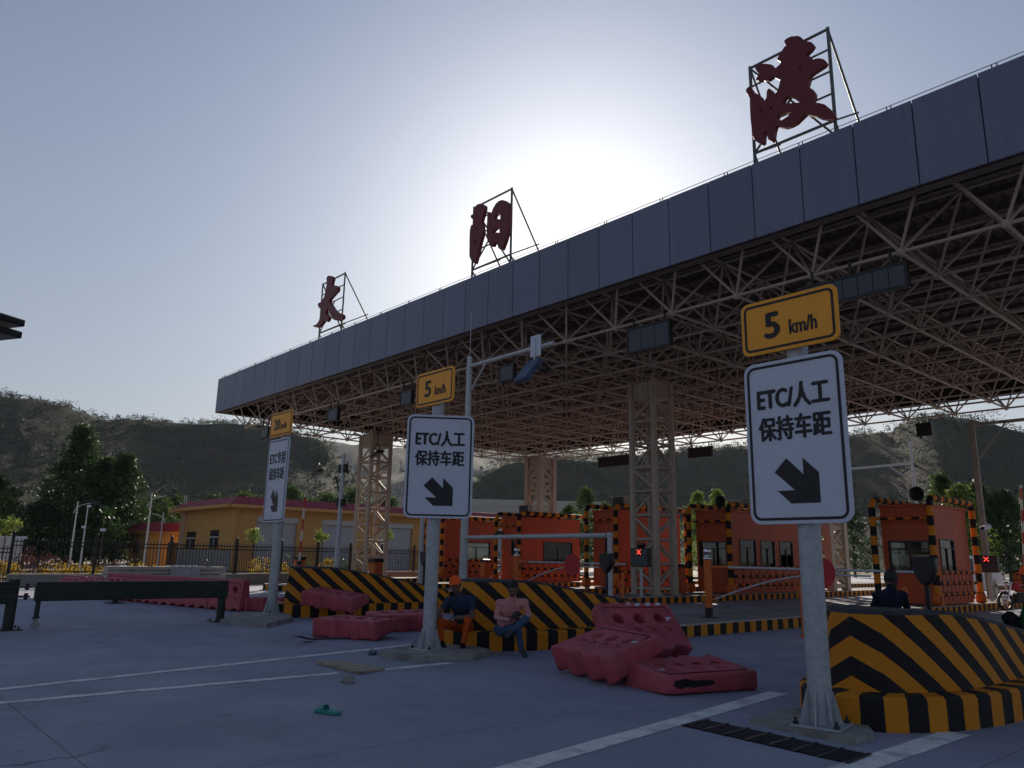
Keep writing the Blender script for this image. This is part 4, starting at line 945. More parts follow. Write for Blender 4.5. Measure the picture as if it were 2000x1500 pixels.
# prop feet for the free ends
for (xx, yy, lb) in ((-8.35, 15.5, 'slim orange prop post under the near lane gate'), (-5.35, 13.2, 'slim red prop post by the near bumper'), (-14.1, 16.6, 'slim orange prop post near the red-cross signal box')):
    o = MB(); o.tube((xx, yy, 0), (xx, yy, 1.1), .045, n=10); o.tube((xx, yy, 0), (xx, yy, .02), .12, n=12); o.tube((xx, yy, .30), (xx, yy, .34), .055, n=10); o.ball((xx, yy, 1.1), .05)
    o.v = [(a - xx, b - yy, c) for a, b, c in o.v]; o = o.build('prop_post', M_ORANGE2); o.location = (xx, yy, 0); tag(o, lb, 'post', 'orange prop posts')

def shield_board(label, x, y, z0, rz=0.0):
    """black fog-lamp board: a rounded shield on a black post"""
    t = thing('signal_board', label, 'signal', (x, y, z0), rz, 'black shield-shaped lane signals')
    mb = MB(); mb.tube((0, 0, 0), (0, 0, 1.05), .035, n=10); mb.tube((0, 0, 0), (0, 0, .02), .13, n=14); mb.build('post', M_BLACK, t)
    P = [(-.165, .17), (-.15, .2), (.15, .2), (.165, .17), (.16, .02), (.12, -.10), (.05, -.19), (0, -.21), (-.05, -.19), (-.12, -.10), (-.16, .02)]
    me = plate([P], .05, .02, 2, name='shield'); o = mk('shield', stand(me), M_BLACK, t); o.location = (0, -.0, 1.17)
    mb = MB(); mb.lathe([(.115, 0), (.125, -.01), (.12, -.09), (.11, -.09), (.108, -.01)], (0, 0, 0), 16); mb.v = [(a, -c + .06, b + 1.2) for a, b, c in mb.v]; mb.build('visor', M_BLACK, t); return t
shield_board('black shield-shaped signal on a post before the far right booth', -4.72, 12.45, .24)
shield_board('black shield-shaped signal on a post in front of the far no-entry disc', -11.45, 12.95, .24)
shield_board('black shield-shaped signal on a post behind the left bumper', -18.85, 13.4, .24)

def cross_box(label, x, y, z0, rz=0.0, w_=.80, h_=.64, zc=1.32):
    t = thing('lane_signal_box', label, 'signal', (x, y, z0), rz, 'lane signal boxes showing a red cross')
    mb = MB(); mb.tube((0, 0, 0), (0, 0, zc - h_ / 2), .06, n=12); mb.tube((0, 0, 0), (0, 0, .02), .16, n=14); mb.build('post', M_GALV2, t)
    mb = MB(); mb.box((0, 0, zc), (w_, .2, h_), 0, .015); mb.build('housing', M_BLACK, t)
    mb = MB(); mb.box((0, -.11, zc + h_ * .29), (w_ * .93, .02, h_ * .30)); mb.box((0, -.11, zc - h_ * .18), (w_ * .93, .02, h_ * .52)); mb.build('display', M_SCREEN, t)
    mb = MB(); c = (0, -.124, zc + h_ * .29)
    for a in range(-3, 4):
        for s_ in (-1, 1):
            if a == 0 and s_ < 0: continue
            mb.ball((c[0] + a * .024, c[1], c[2] + s_ * a * .024), .0135, 8, 5)
    mb.build('red_cross', M_LEDRED, t); return t
cross_box('lane signal box with lit red cross before the big lattice column', -17.75, 21.9, .24, 0)
cross_box('lane signal box with lit red cross at the far right by the white pickup', -10.15, 32.6, .24, 0, .72, .6)

def barrier_machine(label, x, y, z0, boom=None):
    t = thing('barrier_cabinet', label, 'barrier cabinet', (x, y, z0), 0, 'orange boom barrier cabinets')
    mb = MB(); mb.box((0, 0, .5), (.40, .34, .98), 0, .02); mb.build('cabinet', M_ORANGE, t)
    mb = MB(); mb.box((0, -.172, .60), (.30, .008, .62)); mb.build('door', M_ORANGE2, t)
    P = [(-.22, 0), (.22, 0), (.22, .06), (.15, .115), (0, .135), (-.15, .115), (-.22, .06)]; me = plate([P], .19, name='lid'); o = mk('lid', stand(me), M_BLACK, t); o.location = (0, 0, .99)
    if boom:
        mb = MB(); mb.tube((.22, -.12, .85), (.22 + boom[0], -.12, .85 + boom[1]), .045, n=8, uvlen=True); mb.build('boom', S_BOOM, t)
        mb = MB(); mb.tube((.14, -.12, .85), (.28, -.12, .85), .1, n=12); mb.build('hub', M_DARK, t)
    return t
barrier_machine('orange boom barrier cabinet with raised boom behind the left bumper', -30.25, 15.2, .24, (.12, 2.9))
barrier_machine('orange boom barrier cabinet in front of the far left lattice column', -24.35, 15.2, .24)
barrier_machine('orange cabinet standing left of the near gate post', -18.35, 24.9, .24)
barrier_machine('orange cabinet beside the centre booth', -30.75, 25.6, .24)

# ---- ETC antenna gantry and the grey height frame joined to it
t = thing('antenna_gantry', 'tall grey pole with long arm and blue antenna box above the lane', 'gantry', (-18.3, 14.4, .24)); gx, gy = -18.3, 14.4
tube_part(t, 'pole', [(gx, gy, .24), (gx, gy, 5.1), (gx, gy, 7.55)], [.125, .10, .085], M_GALV2, 16)
for zz in (5.3, 6.2, 7.0): mb = MB(); mb.tube((gx, gy, zz), (gx, gy, zz + .05), .115, n=14); mb.build('collar', M_GALV2, t, True)
tube_part(t, 'arm', [(gx, gy, 7.25), (-14.6, gy, 7.27)], .06, M_GALV2, 12); tube_part(t, 'stay', [(gx, gy, 6.35), (gx + .8, gy, 7.22)], .03, M_GALV2)
tube_part(t, 'lightning_rod', [(gx, gy, 7.5), (gx + .02, gy, 9.0)], .012, M_GALV2, 6)
mb = MB(); mb.box((-15.25, gy - .06, 7.30), (.42, .02, .62), 0, .004); mb.box((-15.25, gy - .08, 7.30), (.05, .05, .5)); mb.build('clamp_plate', M_WHITE, t, True)
mb = MB(); mb.tube((-15.25, gy - .08, 7.1), (-15.25, gy - .12, 6.8), .03, n=8); mb.build('drop_bracket', M_GALV2, t, True)
b_ = MB(); b_.box((0, 0, 0), (.62, .16, .82), 0, .03); b_ = b_.build('antenna_box', mat('blue_grey_plastic', (.045, .075, .14), .5, 0, .1), t); b_.location = (-15.3 - gx, -.28, 6.55 - .24); b_.rotation_euler = (R(-38), 0, R(-8))
mb = MB(); mb.box((-14.85, gy - .1, 6.55), (.28, .3, .12), .3, .02); mb.build('camera_body', M_BLACK, t, True)
t = thing('height_frame', 'low grey pipe portal spanning the lane in front of the centre booths', 'barrier', (-12.6, 14.4, .0))
tube_part(t, 'rail', [(-18.2, 14.4, 2.03), (-12.72, 14.4, 2.05)], .062, M_GALV2, 12)
tube_part(t, 'post', [(-12.62, 14.4, 0), (-12.62, 14.4, 2.09)], .062, M_GALV2, 12)
mb = MB(); mb.ball((-12.62, 14.4, 2.05), .08); mb.build('elbow', M_GALV2, t, True)
mb = MB(); mb.tube((-12.62, 14.4, 0), (-12.62, 14.4, .02), .16, n=14); mb.build('foot_plate', M_DARK, t, True)

# ---- other poles
def pole(name, label, x, y, z0, h, r0, r1, m, parts=(), group=None):
    t = thing(name, label, 'pole', (x, y, z0), 0, group); mb = MB(); mb.tube((0, 0, 0), (0, 0, h), r0, r1, n=14); mb.build('shaft', m, t)
    mb = MB(); mb.tube((0, 0, 0), (0, 0, .03), r0 * 2.2, n=14); mb.build('foot_plate', m, t)
    for nm, fn, mm in parts: mb = MB(); fn(mb); mb.build(nm, mm, t)
    return t
pole('camera_pole', 'grey pole with four camera boxes left of the far left column', -25.2, 14.1, .24, 4.85, .10, .065, M_GALV2,
     tuple(('camera_box', (lambda mb, zz=zz, s_=s_: mb.box((s_ * .17, 0, zz), (.13, .18, .30 if zz > 4 else .26), 0, .02)), M_DARK) for zz, s_ in ((4.3, -1), (4.3, 1), (3.05, -1), (3.05, 1))) + (('arm', lambda mb: (mb.tube((0, 0, 4.4), (-.55, 0, 4.15), .02), mb.tube((-.02, 0, 3.2), (-.5, 0, 4.05), .028)), M_DARK),))
pole('grey_pole', 'plain grey pole under the lower left corner of the middle sign', -24.3, 17.1, .24, 4.0, .10, .075, M_GALV2)
pole('thin_pole', 'thin pinkish pole beside the three-window booth', -19.25, 25.6, .24, 5.0, .06, .05, mat('faded_pink_paint', (.42, .33, .33), .6, 0, .15))
def _cam1(mb): mb.box((0, -.1, 2.42), (.14, .5, .13), 0, .02); mb.box((0, -.16, 2.50), (.17, .56, .02))
pole('camera_post', 'slim post with a dark bullet camera before the centre booth', -29.9, 25.9, .24, 2.4, .035, .03, M_GALV2, (('camera', _cam1, M_DARK),))
def _hang(mb): mb.tube((0, 0, 0), (0, 0, -.55), .02, n=8); mb.path([(-.25, 0, -.95), (-.38, 0, -.75), (-.25, 0, -.6), (0, 0, -.55), (.1, 0, -.7), (.08, 0, -.85)], .022, 6)
def flood(label, px, py, Y):
    p = ony(px, py, Y); t = thing('hanging_floodlight', label, 'floodlight', (p.x, p.y, p.z - .6), 0, 'floodlights hung below the canopy'); k = LZ - p.z
    mb = MB(); mb.tube((0, 0, .62), (0, 0, .6 + k), .018, n=8); mb.build('hanger', M_DARK, t)
    mb = MB(); mb.path([(-.34, 0, .05), (-.44, 0, .25), (-.3, 0, .45), (0, 0, .62), (.22, 0, .45), (.2, 0, .2)], .028, 8); mb.build('yoke', M_DARK, t)
    b_ = MB(); b_.box((0, 0, 0), (.72, .5, .16), 0, .03); b_ = b_.build('lamp_body', M_DARK, t); b_.location = (0, 0, .08); b_.rotation_euler = (R(14), R(-18), 0)
    b2 = MB(); b2.box((0, 0, -.085), (.62, .4, .01)); b2 = b2.build('lens', M_SCREEN, b_); return t
flood('floodlight hanging left of the far left column, over the warehouse roof', 622, 905, 21.4)
flood('floodlight hanging in front of the head of the far left column', 738, 868, 22.6)

# ---- boards hung along the front and back of the frame
def board(label, x0, x1, y, z0, z1, n, hang, m_face, facing=-1):
    cx, w_ = (x0 + x1) / 2, x1 - x0; t = thing('lane_board', label, 'display board', (cx, y, z0), 0, 'display boards hung from the canopy'); h_ = z1 - z0; th = .16
    mb = MB(); mb.box((0, .02, h_ / 2), (w_, th - .04, h_), 0, .01)
    for a, b, c, d in ((0, .03, w_, .06), (0, h_ - .03, w_, .06)): mb.box((a, -.075, b), (c, .03, d))
    mb.box((-w_ / 2 + .03, -.075, h_ / 2), (.06, .03, h_ - .12)); mb.box((w_ / 2 - .03, -.075, h_ / 2), (.06, .03, h_ - .12)); mb.build('cabinet', M_BLACK, t)
    for k in range(n):
        q = (w_ - .12) / n; mb = MB(); mb.box((-w_ / 2 + .06 + q * (k + .5), -.068, h_ / 2), (q - .018, .012, h_ - .125)); mb.build('panel', m_face, t)
    for s_ in ((-1, 1) if n < 5 else (-1, 0, 1)): mb = MB(); mb.box((s_ * w_ * .36, 0, h_ + (hang - z1) / 2), (.05, .05, hang - z1)); mb.build('hanger', M_BLACK, t)
    mb = MB(); mb.tube((-w_ * .3, 0, -.12), (-w_ * .3, 0, .02), .04, n=8); mb.build('cable_gland', M_BLACK, t); return t
YB = 17.05
def bd(label, p0, p1, n, m_=M_SCREEN, Y=YB, hang=None):
    a, b = ony(*p0, Y), ony(*p1, Y); board(label, a.x, b.x, Y, min(a.z, b.z), max(a.z, b.z), n, hang or LZ, m_)
bd('small lane board at the far left under the canopy corner', (512, 836), (525, 854), 1)
bd('second small lane board from the left under the canopy', (643, 801), (661, 820), 1)
bd('third small lane board from the left, left of the middle speed plate', (785, 766), (806, 789), 1)
bd('fourth small lane board, right of the tall grey gantry pole', (978, 717), (1006, 742), 1)
bd('three-panel display board above the big lattice column', (1227, 645), (1312, 674), 3)
bd('long display board partly hidden by the nearest speed plate', (1560, 565), (1778, 560), 7)
M_BACK = mat('board_back', (.02, .02, .022), .6, 0, .2)
for lb, p0, p1 in (('dark board hung at the back, left of the big lattice column', (1170, 894), (1232, 908)), ('dark board hung at the back, right of the big lattice column', (1345, 876), (1392, 891)), ('square dark board hung at the back right under the canopy', (1790, 828), (1822, 850))):
    bd(lb, p0, p1, 1, M_BACK, 38.9)

# ================================================================== WATER BARRIERS
BL, BH = 1.36, .90
def _barrier_mesh():
    o = [(-BL / 2 + .07, BH), (BL / 2 - .07, BH), (BL / 2 - .015, BH - .03), (BL / 2, BH - .1), (BL / 2, .12), (BL / 2 - .02, .0)]
    for k in range(3):      # scalloped foot
        c = BL / 2 - BL * (k + .5) / 3
        for q in range(7): a = math.pi * q / 6; o.append((c + .15 * math.cos(a), .075 * math.sin(a) if 0 < q < 6 else 0))
    o += [(-BL / 2 + .02, 0), (-BL / 2, .12), (-BL / 2, BH - .1), (-BL / 2 + .015, BH - .03)]
    o = list(reversed(o)); holes = []
    for k in (-1, 0, 1): holes.append([(k * .37 + .098 * math.cos(2 * math.pi * q / 16), .60 + .085 * math.sin(2 * math.pi * q / 16)) for q in range(16)])
    me = plate([o] + holes, .085, .03, 2, name='barrier_shell')
    for v in me.vertices:
        y = v.co.y; f = 1.0 + (.55 * (1 - y / .42) if y < .42 else 0) - .12 * max(0, (y - .7) / .2); v.co.z *= f
        v.co.z += .012 * smooth_noise(v.co.x * 3, v.co.y * 3, 1) * (1 if v.co.z > 0 else -1)
    return stand(me)
_bm = _barrier_mesh()
def _strokes(segs, y, m=.010):
    mb = MB()
    for a, b in segs:
        A, B = Vector((a[0], y, a[1])), Vector((b[0], y, b[1])); mb.tube(A, B, m, n=5)
    return mb
_line = _strokes([((-.56, .80), (.56, .80)), ((-.56, .80), (-.60, .62)), ((.56, .80), (.60, .62))], -.112, .007).mesh('recess_line')
_chev = _strokes([((-.06, .42), (.06, .375)), ((-.06, .33), (.06, .375))], -.135, .009).mesh('chevron_mark')
M_PINKD = mat('dark_red_groove', (.16, .022, .026), .7, 0, .15)
_stick = MB().box((.52, -.119, .55), (.085, .006, .1), 0).mesh('reflector')
def water_barrier(label, O, X, Z, tape=False, sticker=True, torn=False, group='faded red plastic water barriers'):
    """O: middle of the foot, X: along it, Z: towards the top edge"""
    X = Vector(X).normalized(); Z = Vector(Z); Z = (Z - X * Z.dot(X)).normalized(); Y = Z.cross(X)
    t = thing('water_barrier', label, 'barrier', O, 0, group)
    t.rotation_mode = 'QUATERNION'; t.rotation_quaternion = Matrix(((X.x, Y.x, Z.x), (X.y, Y.y, Z.y), (X.z, Y.z, Z.z))).to_quaternion()
    mk('shell', _bm, M_PINK, t); mk('recess_line', _line, M_PINKD, t); [mk('chevron_mark', _chev, M_PINKD, t).__setattr__('location', (k * .28, 0, 0)) for k in (-1.5, -.5, .5, 1.5)]
    if sticker: mk('reflector', _stick, M_WHITE, t)
    if tape:
        for k in range(6):
            q = -.55 + k * .19; mb = MB(); mb.add([(q, -.104, .835), (q + .09, -.104, .835), (q + .13, -.102, .885), (q + .04, -.102, .885)], [(0, 1, 2, 3)]); mb.build('tape_block', M_WHITE, t)
    if torn:
        mb = MB(); P = [(.60, .0), (.50, .045), (.42, .02), (.30, .035), (.05, .015), (.0, -.01), (.05, -.04), (.3, -.045), (.45, -.07), (.58, -.05)]
        mb.add([(x, y, BH + .003) for x, y in P], [tuple(range(len(P)))]); mb.build('tear', M_BLACK, t)
    return t
UP = Vector((0, 0, 1))
def flatv(v): v = Vector(v); v.z = 0; return v.normalized()
# heap by the near bumper
a, b = onz(1078, 1275, .24), onz(1190, 1303, .24); X = flatv(b - a); N = Vector((X.y, -X.x, 0)); N = -N if N.dot(a) < 0 else N
O = (a + b) / 2 + Vector((0, 0, -.07)); water_barrier('red barrier leaning with wavy foot towards the viewer, left of its heap', O, X, N * .93 + UP * .36, sticker=True)
a, b = onz(1200, 1300, 0), onz(1345, 1293, 0); X = flatv(b - a); N = Vector((-X.y, X.x, 0))
water_barrier('red barrier leaning back with white tape blocks along its top', (a + b) / 2 + Vector((0, 0, .10)), X, N * .66 + UP * .75, tape=True)
a, b = onz(1225, 1303, .20), onz(1378, 1295, .20); X = flatv(a - b); N = Vector((X.y, -X.x, 0)); N = -N if N.dot(-((a + b) / 2)) < 0 else N
water_barrier('red barrier lying flat in front of its heap with a torn black end', (a + b) / 2 + Vector((0, 0, -.06)), X, N + UP * -.03, torn=True)
# heap by the left bumper
a, b = onz(614, 1217, .25), onz(728, 1224, .25); X = flatv(b - a); N = Vector((-X.y, X.x, 0)); N = -N if N.dot(a) < 0 else N
water_barrier('red barrier lying face up, foremost of the left heap', (a + b) / 2 + Vector((0, 0, -.085)), X, N + UP * .10, sticker=False)
water_barrier('red barrier tilted up against the left striped bumper', Vector((-16.55, 9.05, .40)), (.80, .52, -.10), (-.50, .86, .16), sticker=False)
water_barrier('red barrier lying half hidden behind the middle sign post', Vector((-13.35, 9.3, .15)), (-.10, -1, 0), (-.9, .1, .12), sticker=False)
water_barrier('red barrier fallen on its side behind the farthest sign post', Vector((-19.55, 9.15, .17)), (.4, .9, 0), (-.9, .4, .05), sticker=False)
# the standing row
A0, A1 = Vector((-20.6, 8.42, 0)), Vector((-35.6, 5.15, 0)); d = (A1 - A0).normalized(); n = Vector((-d.y, d.x, 0))
ROWN = ('red barrier standing at the right end of the long row', 'second red barrier from the right end of the standing row', 'third red barrier from the right end of the standing row', 'fourth red barrier from the right end of the standing row',
        'fifth red barrier from the right end of the standing row', 'red barrier tipped back, right of three behind the green rail', 'red barrier tipped back, middle of three behind the green rail', 'red barrier tipped back, leftmost behind the green rail')
for k in range(8):
    p = A0 + d * (BL + .03) * k + n * RND.uniform(-.04, .04)
    if k > 4: p = A0 + d * (BL + .06) * k - n * .2 + UP * .06
    b_ = water_barrier(ROWN[k], p, -d + n * RND.uniform(-.03, .03), UP if k < 5 else UP * .58 + n * (.8 if n.dot(p) > 0 else -.8), sticker=False, group='row of barriers behind the green rail'); b_.scale = (1, 1, .88)

# ================================================================== GREEN MOVABLE RAIL
t = thing('guard_rail_gate', 'long dark green boxed guard rail on round posts at left', 'guard rail', (-17.4, 5.0, 0)); gx_ = -17.4
mb = MB(); mb.box((gx_, 5.2, .69), (.16, 3.72, .36), 0, .015); mb.build('beam', M_GREEN, t, True)
mb = MB(); mb.box((gx_, 2.1, .67), (.16, 1.7, .40), 0, .015); mb.build('end_beam', M_GREEN, t, True)
for yy, r_ in ((2.98, .095), (6.96, .085)):
    mb = MB(); mb.tube((gx_, yy, 0), (gx_, yy, .53 if yy > 5 else .92), r_, n=16); mb.build('post', M_GREEN, t, True)
    mb = MB(); mb.box((gx_, yy, .012), (.42, .42, .024), 0, .004); mb.build('foot_plate', M_GREEN, t, True)
    for k in range(4):
        q = (k % 2 - .5) * .3, (k // 2 - .5) * .3; mb = MB(); mb.tube((gx_ + q[0], yy + q[1], .02), (gx_ + q[0], yy + q[1], .075), .015, n=6); mb.build('anchor_bolt', M_DARK, t, True)
mb = MB(); mb.tube((gx_, 3.42, .17), (gx_, 3.42, .52), .045, n=12); mb.tube((gx_, 3.42, .2), (gx_, 3.42, .22), .075, n=12); mb.build('caster_leg', M_GREEN, t, True)
mb = MB(); mb.tube((gx_ - .03, 3.42, .075), (gx_ + .03, 3.42, .075), .075, n=16); mb.box((gx_ - .045, 3.42, .12), (.012, .06, .15)); mb.box((gx_ + .045, 3.42, .12), (.012, .06, .15)); mb.build('caster_wheel', mat('caster_grey', (.3, .3, .3), .6), t, True)
mb = MB()
for zz in (.60, .78): mb.box((gx_, 3.0, zz), (.26, .5, .03)); mb.tube((gx_, 3.2, zz - .06), (gx_, 3.2, zz + .06), .035, n=8)
mb.build('hinge', M_DARK, t, True)
o = MB(); o.tube((0, 0, 0), (0, 0, .6), .085, n=14); o.box((0, 0, .012), (.42, .42, .024)); o = o.build('spare_post', M_GREEN); o.location = (-24.6, 6.75, 0); tag(o, 'short dark green post stump behind the boxed guard rail', 'post')

# ================================================================== FENCE ALONG THE YARD
t = thing('boundary_fence', 'black iron picket fence on a low wall along the yard', 'fence', (-36, 14.6, 0))
FP = [(-36.2, -.1), (-36.1, 2.9), (-36.0, 5.9), (-36.0, 8.9), (-36.0, 11.9), (-36.1, 14.9), (-37.3, 17.7), (-38.6, 20.4), (-39.8, 23.1), (-40.9, 25.9), (-41.7, 28.8), (-42.0, 31.8), (-42.2, 34.8), (-42.4, 37.8), (-42.6, 40.8)]
zb0 = .49
for k in range(len(FP) - 1):
    a, b = Vector((*FP[k], 0)), Vector((*FP[k + 1], 0)); d = (b - a); L = d.length; d /= L; rz = math.atan2(d.y, d.x); drop = -.28 if k < 2 else 0; c = (a + b) / 2; zb = zb0 + drop
    mb = MB(); mb.box((c.x, c.y, zb / 2 - .06), (L + .02, .22, zb + .02), rz); mb.build('plinth_wall', M_PLINTH, t, True)
    mb = MB(); mb.box((c.x, c.y, zb - .015), (L, .30, .05), rz); mb.build('wall_cap', M_CONC2, t, True)
    for zz, hh in ((zb + .10, .04), (zb + 1.10, .045), (zb + 1.25, .045)): mb = MB(); mb.box((c.x, c.y, zz), (L, .03, hh), rz); mb.build('rail', M_BLACK, t, True)
    mb = MB(); mb.box((a.x, a.y, zb + .78), (.11, .11, 1.56), rz); mb.ball((a.x, a.y, zb + 1.6), .055, 8, 5); mb.build('post', M_BLACK, t, True)
    n_ = 21
    for q in range(1, n_):
        p = a + d * L * q / n_
        if k == 0 and q % 2: continue
        mb = MB(); mb.box((p.x, p.y, zb + .70), (.022, .022, 1.20), rz); mb.add([(p.x - .022, p.y, zb + 1.30), (p.x, p.y - .022, zb + 1.30), (p.x + .022, p.y, zb + 1.30), (p.x, p.y + .022, zb + 1.30), (p.x, p.y, zb + 1.43)], [(0, 1, 4), (1, 2, 4), (2, 3, 4), (3, 0, 4)]); mb.build('picket', M_BLACK, t, True)
    if k > 0:
        mb = MB()
        for q in range(4): e = a + d * L * .5; aa = q * math.pi / 2; mb.path([(e.x + d.x * (.11 * math.cos(aa) + .08 * math.cos(s_)), e.y + d.y * (.11 * math.cos(aa) + .08 * math.cos(s_)), zb + .55 + .11 * math.sin(aa) + .08 * math.sin(s_)) for s_ in [i * math.pi / 4 for i in range(8)]], .01, 4, closed=True)
        mb.build('scroll', M_BLACK, t, True)

# ================================================================== YARD BUILDINGS
def warehouse():
    X0, X1, Y0, Y1, E_, T_ = -60.0, -72.0, 24.4, 60.0, 4.95, 5.75
    t = thing('warehouse', 'long ochre warehouse with red roof band and grey roller doors', 'building', ((X0 + X1) / 2, (Y0 + Y1) / 2, 0))
    doors = [(26.15 + 5.7 * k, 29.65 + 5.7 * k) for k in range(6)]
    mb = MB()
    c = Y0
    for (a, b) in doors:
        mb.box((X0, (c + a) / 2, E_ / 2), (.3, a - c, E_)); mb.box((X0, (a + b) / 2, (4.25 + E_) / 2), (.28, b - a, E_ - 4.25)); c = b
    mb.box((X0, (c + Y1) / 2, E_ / 2), (.3, Y1 - c, E_)); mb.box(((X0 + X1) / 2, Y0 + .1, E_ / 2 + .8), (X0 - X1 - .3, .2, E_ - 1.6)); mb.box((X1, (Y0 + Y1) / 2, E_ / 2), (.3, Y1 - Y0, E_)); mb.build('wall', M_WALLY, t, True)
    mb = MB(); mb.box(((X0 + X1) / 2, Y0 + .08, .8), (X0 - X1 - .02, .26, 1.6)); mb.build('plinth', M_PLINTH, t, True)
    for k, (a, b) in enumerate(doors):
        d_ = MB(); zz = .05
        d_.box((X0 - .08, (a + b) / 2, 2.1), (.04, b - a, 4.2)); d_ = d_.build('roller_door', M_SHUTTER, t, True)
        if k < 3:
            for q in range(26): m2 = MB(); m2.box((X0 - .055, (a + b) / 2, .1 + q * .145), (.02, b - a, .11), 0); m2.build('slat', M_SHUTTER, d_, True)
        mb = MB(); mb.box((X0 + .05, (a + b) / 2, 4.05), (.36, b - a, .42), 0, .02); mb.build('shutter_box', M_GALV2, t, True)
    mb = MB(); o_ = .75; R0 = [(X0 + o_, Y0 - o_), (X0 + o_, Y1 + o_), (X1 - o_, Y1 + o_), (X1 - o_, Y0 - o_)]; i_ = .12; R1 = [(X0 - i_, Y0 + i_), (X0 - i_, Y1 - i_), (X1 + i_, Y1 - i_), (X1 + i_, Y0 + i_)]
    for k in range(4):
        a, b, c, d = R0[k], R0[(k + 1) % 4], R1[(k + 1) % 4], R1[k]; L = math.hypot(b[0] - a[0], b[1] - a[1]); n_ = int(L / .32)
        for q in range(n_):
            def P(e0, e1, f): return (e0[0] + (e1[0] - e0[0]) * f, e0[1] + (e1[1] - e0[1]) * f)
            for f0, f1, dz0, dz1 in ((q / n_, (q + .35) / n_, 0, .025), ((q + .35) / n_, (q + .65) / n_, .025, .025), ((q + .65) / n_, (q + 1) / n_, .025, 0)):
                p0, p1, p2, p3 = P(a, b, f0), P(a, b, f1), P(d, c, f1), P(d, c, f0)
                mb.add([(*p0, E_ + .14 + dz0), (*p1, E_ + .14 + dz1), (*p2, T_ + dz1), (*p3, T_ + dz0)], [(0, 1, 2, 3)])
    mb.build('roof_tiles', M_ROOFRED, t, True)
    mb = MB(); mb.add([(*p, T_ - .02) for p in R1], [(0, 1, 2, 3)]); mb.build('roof_deck', M_PLINTH, t, True)
    mb = MB()
    for k in range(4):
        a, b = R0[k], R0[(k + 1) % 4]; L = math.hypot(b[0] - a[0], b[1] - a[1]); mb.box(((a[0] + b[0]) / 2 * .9985 + 0, (a[1] + b[1]) / 2, E_ + .02), (L, .5, .24), math.atan2(b[1] - a[1], b[0] - a[0]))
    mb.build('eave', M_WALLY, t, True)
    for p0, p1 in (((366, 1040), (380, 1068)), ((412, 1037), (425, 1067))):
        a, b = ony(*p0, Y0), ony(*p1, Y0); cx, w_, cz, h_ = (a.x + b.x) / 2, b.x - a.x, (a.z + b.z) / 2 - .05, a.z - b.z + .2
        wf = MB(); wf.box((cx, Y0 - .01, cz), (w_, .05, h_)); wf = wf.build('window', M_BLACK, t, True)
        mb = MB(); mb.box((cx, Y0 - .045, cz + h_ * .12), (w_, .03, .09)); mb.box((cx, Y0 - .045, cz - h_ * .2), (.07, .03, h_ * .6)); mb.build('sash', M_WHITE, wf, True)
    mb = MB()
    for s_ in (-.25, .25): mb.tube((X1 + 1.2 + s_, Y0 - .2, 0), (X1 + 1.2 + s_, Y0 - .2, 6.3), .03, n=6)
    for q in range(18): mb.tube((X1 + .95, Y0 - .2, .3 + q * .33), (X1 + 1.45, Y0 - .2, .3 + q * .33), .018, n=5)
    mb.build('ladder', M_GALV2, t, True)
    mb = MB(); mb.tube((X0 + .2, Y0 + .35, 0), (X0 + .2, Y0 + .35, E_), .06, n=8); mb.build('downpipe', M_WALLY, t, True)
    return t
warehouse()
t = thing('guard_house', 'small ochre guard house with red roof left of the warehouse', 'building', (-76.5, 24.2, 0))
mb = MB(); mb.box((-76.5, 24.2, 1.5), (5.6, 3.6, 3.0)); mb.build('wall', M_WALLY, t, True)
mb = MB(); mb.box((-76.5, 24.2, 3.05), (6.6, 4.6, .2)); mb.build('eave', M_WALLY, t, True)
mb = MB(); mb.add([(-79.9, 21.8, 3.16), (-73.1, 21.8, 3.16), (-73.1, 26.6, 3.16), (-79.9, 26.6, 3.16), (-79.2, 22.6, 3.95), (-73.8, 22.6, 3.95), (-73.8, 25.8, 3.95), (-79.2, 25.8, 3.95)], [(0, 1, 5, 4), (1, 2, 6, 5), (2, 3, 7, 6), (3, 0, 4, 7), (4, 5, 6, 7)]); mb.build('roof', M_ROOFRED, t, True)
mb = MB(); mb.box((-73.69, 24.6, 1.1), (.06, 1.0, 2.2)); mb.build('door', M_BLACK, t, True); mb = MB(); mb.box((-77.0, 22.38, 1.7), (1.2, .06, 1.1)); mb.build('window', M_BLACK, t, True)
t = thing('yard_wall', 'low white rendered wall with coping at the far left', 'wall', (-52, 6, 0))
mb = MB(); mb.box((-52, 4.5, 1.0), (.3, 9, 2.0)); mb.build('wall', mat('white_render', (.52, .53, .55), .8, 0, .1, 3, dirt=.3), t, True)
mb = MB(); mb.box((-52, 4.5, 2.06), (.55, 9.3, .13)); mb.build('coping', M_WHITE, t, True)

